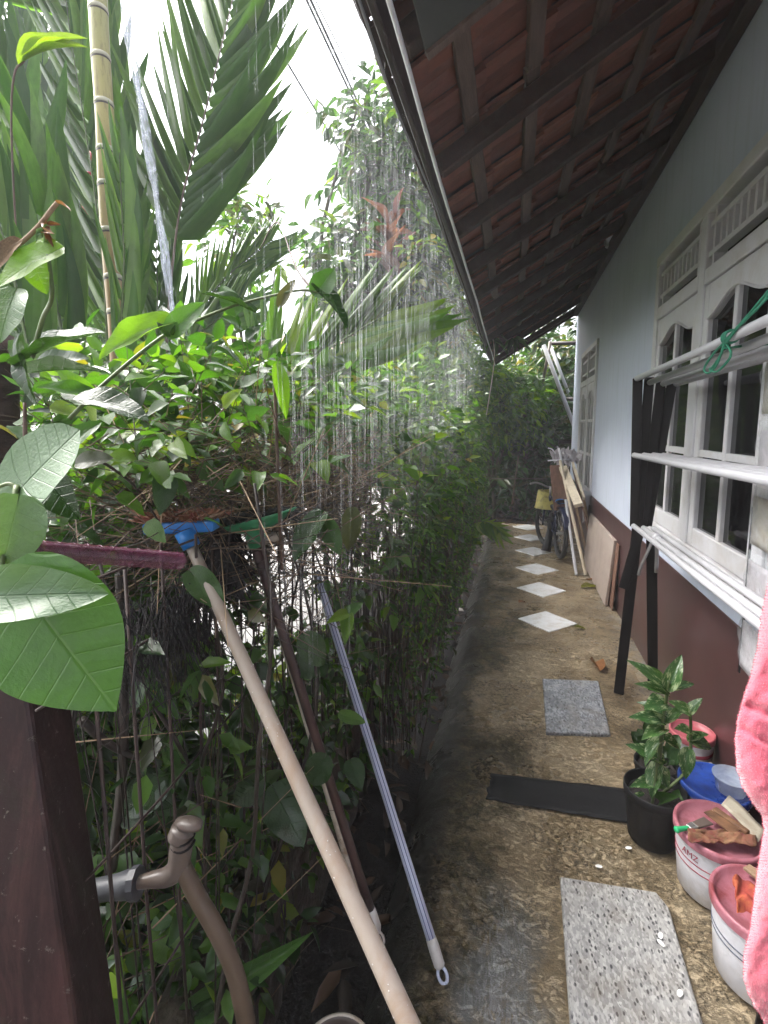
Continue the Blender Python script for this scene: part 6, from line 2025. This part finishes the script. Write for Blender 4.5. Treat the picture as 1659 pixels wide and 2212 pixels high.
BL(88, 790, 180, 762, 50, .8, .78, 'oval', 'big_dark', (0, .3, 1.2), 20, .8)
BL(202, 862, 82, 822, 52, .85, .80, 'oval', 'big_green', (0, 0, .6), 20, 1.0)
BL(206, 868, 120, 790, 40, .86, .84, 'oval', 'big_lime', (0, 0, .4), 10, .8)
BL(182, 868, 316, 888, 84, .80, .78, 'oval', 'big_dark', (0, 0, 1.9), 0, .9)
BL(86, 1015, 160, 1118, 96, .66, .64, 'heart', 'big_dark', (0, 0, .2), 0, .9)
BL(175, 1000, 240, 985, 44, .8, .8, 'oval', 'leaf_olive', (0, 0, .6), 0, .8)
BL(150, 960, 215, 905, 48, .82, .84, 'oval', 'big_green', (0, 0, .4), 0, .8)
BL(535, 668, 440, 618, 30, 1.0, .98, 'oval', 'big_dark', (0, 0, .4), 40, 1.0)
BL(505, 668, 478, 612, 44, 1.0, 1.0, 'heart', 'big_green', (0, 0, .2), 10, .8)
BL(608, 655, 636, 600, 26, 1.0, 1.0, 'oval', 'leaf_olive', (0, 0, .3), 0, .8)
BL(686, 630, 722, 578, 52, 1.0, 1.0, 'oval', 'big_green', (0, 0, .3), 10, .6)
BL(686, 632, 762, 694, 48, 1.0, .98, 'oval', 'big_dark', (0, 0, 1.2), -30, 1.2)
BL(420, 1244, 482, 1312, 62, .98, .95, 'oval', 'leaf_dark', (.2, 0, .5), 0, 1.0)
BL(598, 795, 622, 900, 34, 1.05, 1.05, 'lance', 'big_lime', (.3, 0, .3), 0, 1.0)
BL(690, 1120, 630, 1205, 60, 1.15, 1.1, 'oval', 'big_dark', (0, 0, .9), 10, .9)
BL(700, 1130, 735, 1195, 46, 1.15, 1.12, 'oval', 'leaf_dark', (0, 0, .5), 0, .9)
BL(760, 1110, 752, 1190, 44, 1.2, 1.2, 'oval', 'leaf_olive', (.2, 0, .2), 0, .8)
BL(752, 1325, 712, 1338, 26, 1.15, 1.1, 'lance', 'leaf_lime', (0, 0, .7), 0, .8)
BL(752, 1325, 745, 1385, 30, 1.15, 1.1, 'lance', 'leaf_lime', (0, 0, .3), 0, .8)
BL(752, 1325, 782, 1300, 24, 1.15, 1.15, 'lance', 'leaf_mid', (0, 0, .7), 0, .8)
BL(740, 1545, 790, 1560, 28, 1.3, 1.3, 'oval', 'leaf_mid', (0, 0, .7), 0, .8)
BL(660, 1380, 700, 1440, 60, 1.2, 1.2, 'oval', 'leaf_dark', (0, 0, .8), 0, .9)
BL(640, 1430, 690, 1460, 50, 1.2, 1.2, 'oval', 'leaf_dark', (0, 0, .8), 0, .9)
# lower leaves round the tap
BL(335, 1695, 262, 1765, 84, 1.0, .98, 'heart', 'big_dark', (0, 0, .5), 0, .9)
BL(310, 1690, 372, 1740, 76, 1.0, .98, 'oval', 'big_dark', (0, 0, .9), 0, .9)
BL(268, 1765, 320, 1720, 60, 1.0, 1.0, 'oval', 'leaf_dark', (0, 0, .4), 0, .9)
BL(600, 1720, 655, 1830, 90, 1.15, 1.1, 'heart', 'big_dark', (0, 0, .9), 0, .9)
BL(560, 1690, 500, 1740, 56, 1.15, 1.15, 'oval', 'big_dark', (0, 0, .5), 0, .9)
BL(700, 1640, 670, 1700, 60, 1.2, 1.2, 'oval', 'leaf_dark', (0, 0, .6), 0, .9)
BL(760, 1650, 780, 1700, 44, 1.25, 1.2, 'oval', 'leaf_dark', (0, 0, .9), 0, .9)
BL(352, 2000, 385, 2075, 78, 1.15, 1.1, 'round', 'big_lime', (0, 0, .6), -10, .7)
BL(338, 1995, 372, 1985, 30, 1.15, 1.15, 'round', 'big_green', (0, 0, 1.2), 0, .7)
BL(415, 2190, 612, 2062, 62, 1.1, 1.0, 'lance', 'big_green', (.1, 0, .5), -15, .9)
BL(430, 2180, 520, 2112, 40, 1.08, 1.05, 'lance', 'big_dark', (0, 0, 1.4), 10, .9)
BL(400, 2010, 470, 1930, 20, 1.1, 1.1, 'strap', 'palm_leaf', (0, 0, .3), 0, .6)
BL(255, 2150, 258, 2060, 26, 1.0, 1.0, 'strap', 'big_lime', (.3, 0, .3), 0, .6)
BL(270, 2200, 250, 2110, 30, 1.0, 1.0, 'lance', 'big_green', (.3, 0, .3), 0, .6)
BL(385, 1600, 350, 1660, 40, 1.1, 1.1, 'oval', 'leaf_mid', (0, 0, .6), 0, .9)
BL(330, 1560, 300, 1600, 40, 1.1, 1.1, 'oval', 'leaf_lime', (0, 0, .6), 0, .9)
BL(305, 1430, 330, 1480, 36, 1.1, 1.1, 'oval', 'leaf_dark', (0, 0, .6), 0, .9)
def vstem(pts, d, r, mat='twig_green'):
    m_ = MB(); q = smooth_pts([pD(u, v, dd) for (u, v), dd in zip(pts, d)], 5)
    m_.tube(q, [r * (1 - .4 * i / len(q)) for i in range(len(q))], 7); m_.build('stem', M[mat], vn, smooth=True)
vstem([(56, 1000), (54, 930), (53, 870)], (.70, .70, .70), .0035, 'twig')
vstem([(36, 1050), (24, 1110), (6, 1200), (8, 1290), (92, 1292)], (.60, .58, .55, .52, .50), .0035)
vstem([(92, 1292), (60, 1275), (8, 1250)], (.50, .51, .53), .003)
vstem([(40, 1062), (20, 1045), (-20, 1060)], (.60, .60, .6), .003)
vstem([(70, 770), (92, 690), (112, 640), (104, 550)], (.72, .68, .64, .62), .0035)
vstem([(150, 905), (230, 825), (350, 728), (430, 690), (520, 656), (640, 628), (690, 632)], (.80, .82, .85, .92, 1.0, 1.0, 1.0), .0036)
vstem([(190, 985), (240, 1010), (300, 1060), (350, 1140)], (.85, .88, .92, .98), .003, 'twig_dark')
vstem([(610, 1230), (604, 1100), (598, 950), (592, 800)], (1.15, 1.1, 1.08, 1.05), .0048, 'twig')
vstem([(690, 640), (640, 580), (600, 480), (560, 540)], (1.05, 1.1, 1.2, 1.2), .002, 'twig')
vstem([(260, 1500), (262, 1300), (258, 1230)], (1.0, 1.0, 1.0), .008, 'twig_dark')
vstem([(175, 1555), (225, 1600), (275, 1628), (330, 1640)], (.95, .98, 1.0, 1.02), .009, 'twig_dark')
vstem([(240, 1880), (262, 1700), (268, 1500), (262, 1330), (255, 1240)], (1.0, 1.0, 1.0, 1.0, 1.0), .011, 'twig_dark')
fl = empty('withered_flower', pD(100, 490, .62), 'withered brown flower stalk drooping above the lime leaf', 'flower')
m_ = MB(); m_.tube(smooth_pts([pD(-20, 560, .62), pD(40, 528, .62), pD(82, 490, .62), pD(112, 452, .62), pD(124, 438, .62)], 5), .0028, 7); m_.build('stalk', M['straw'], fl, smooth=True)
rd = random.Random(3)
for k in range(12):
    b0 = pD(96 + rd.uniform(-6, 10), 492 + rd.uniform(-10, 12), .62)
    put_leaf(fl, 'lance', 'dry_leaf' if k % 3 else 'big_pale', b0, b0 + Vector((rd.gauss(.004, .010), rd.gauss(0, .01), rd.gauss(-.004, .010))), .006, name='petal', face=TOEYE)
put_leaf(fl, 'lance', 'dry_leaf', pD(122, 438, .62), pD(156, 446, .62), .008, name='petal', face=Vector((0, 0, 1)))
put_leaf(fl, 'lance', 'straw', pD(40, 522, .62), pD(-20, 575, .61), .02, name='petal', face=TOEYE)
hb_ = empty('shoot_pair', pD(55, 150, 1.8), 'pair of yellow-brown young leaves on a thin stalk against the sky', 'plant')
for (u, v, u2, v2, w) in ((52, 132, 158, 38, 40), (60, 128, 165, 62, 30)):
    put_leaf(hb_, 'lance', 'leaf_lime', pD(u, v, 1.8), pD(u2, v2, 1.8), w / FOC * 1.8, face=TOEYE + Vector((0, 0, .6)))
m_ = MB(); m_.tube(smooth_pts([pD(52, 132, 1.8), pD(30, 165, 1.8), pD(25, 300, 1.85), pD(40, 600, 1.95)], 5), .004, 6); m_.build('stalk', M['twig'], hb_, smooth=True)
# dark trunk behind the vine at the post
dt = MB(); a_ = pD(-14, 1500, 1.0); dt.tube(smooth_pts([Vector((a_.x - .02, a_.y, -.16)), a_, pD(-12, 1100, 1.0), pD(-14, 730, 1.02)], 5), [.05, .047, .045, .042], 12)
dtr = empty('garden_tree', (a_.x - .02, a_.y, -.16), 'dark bare trunk rising behind the vine leaves at the post', 'tree')
dt.build('trunk', M['rafter'], dtr, smooth=True)
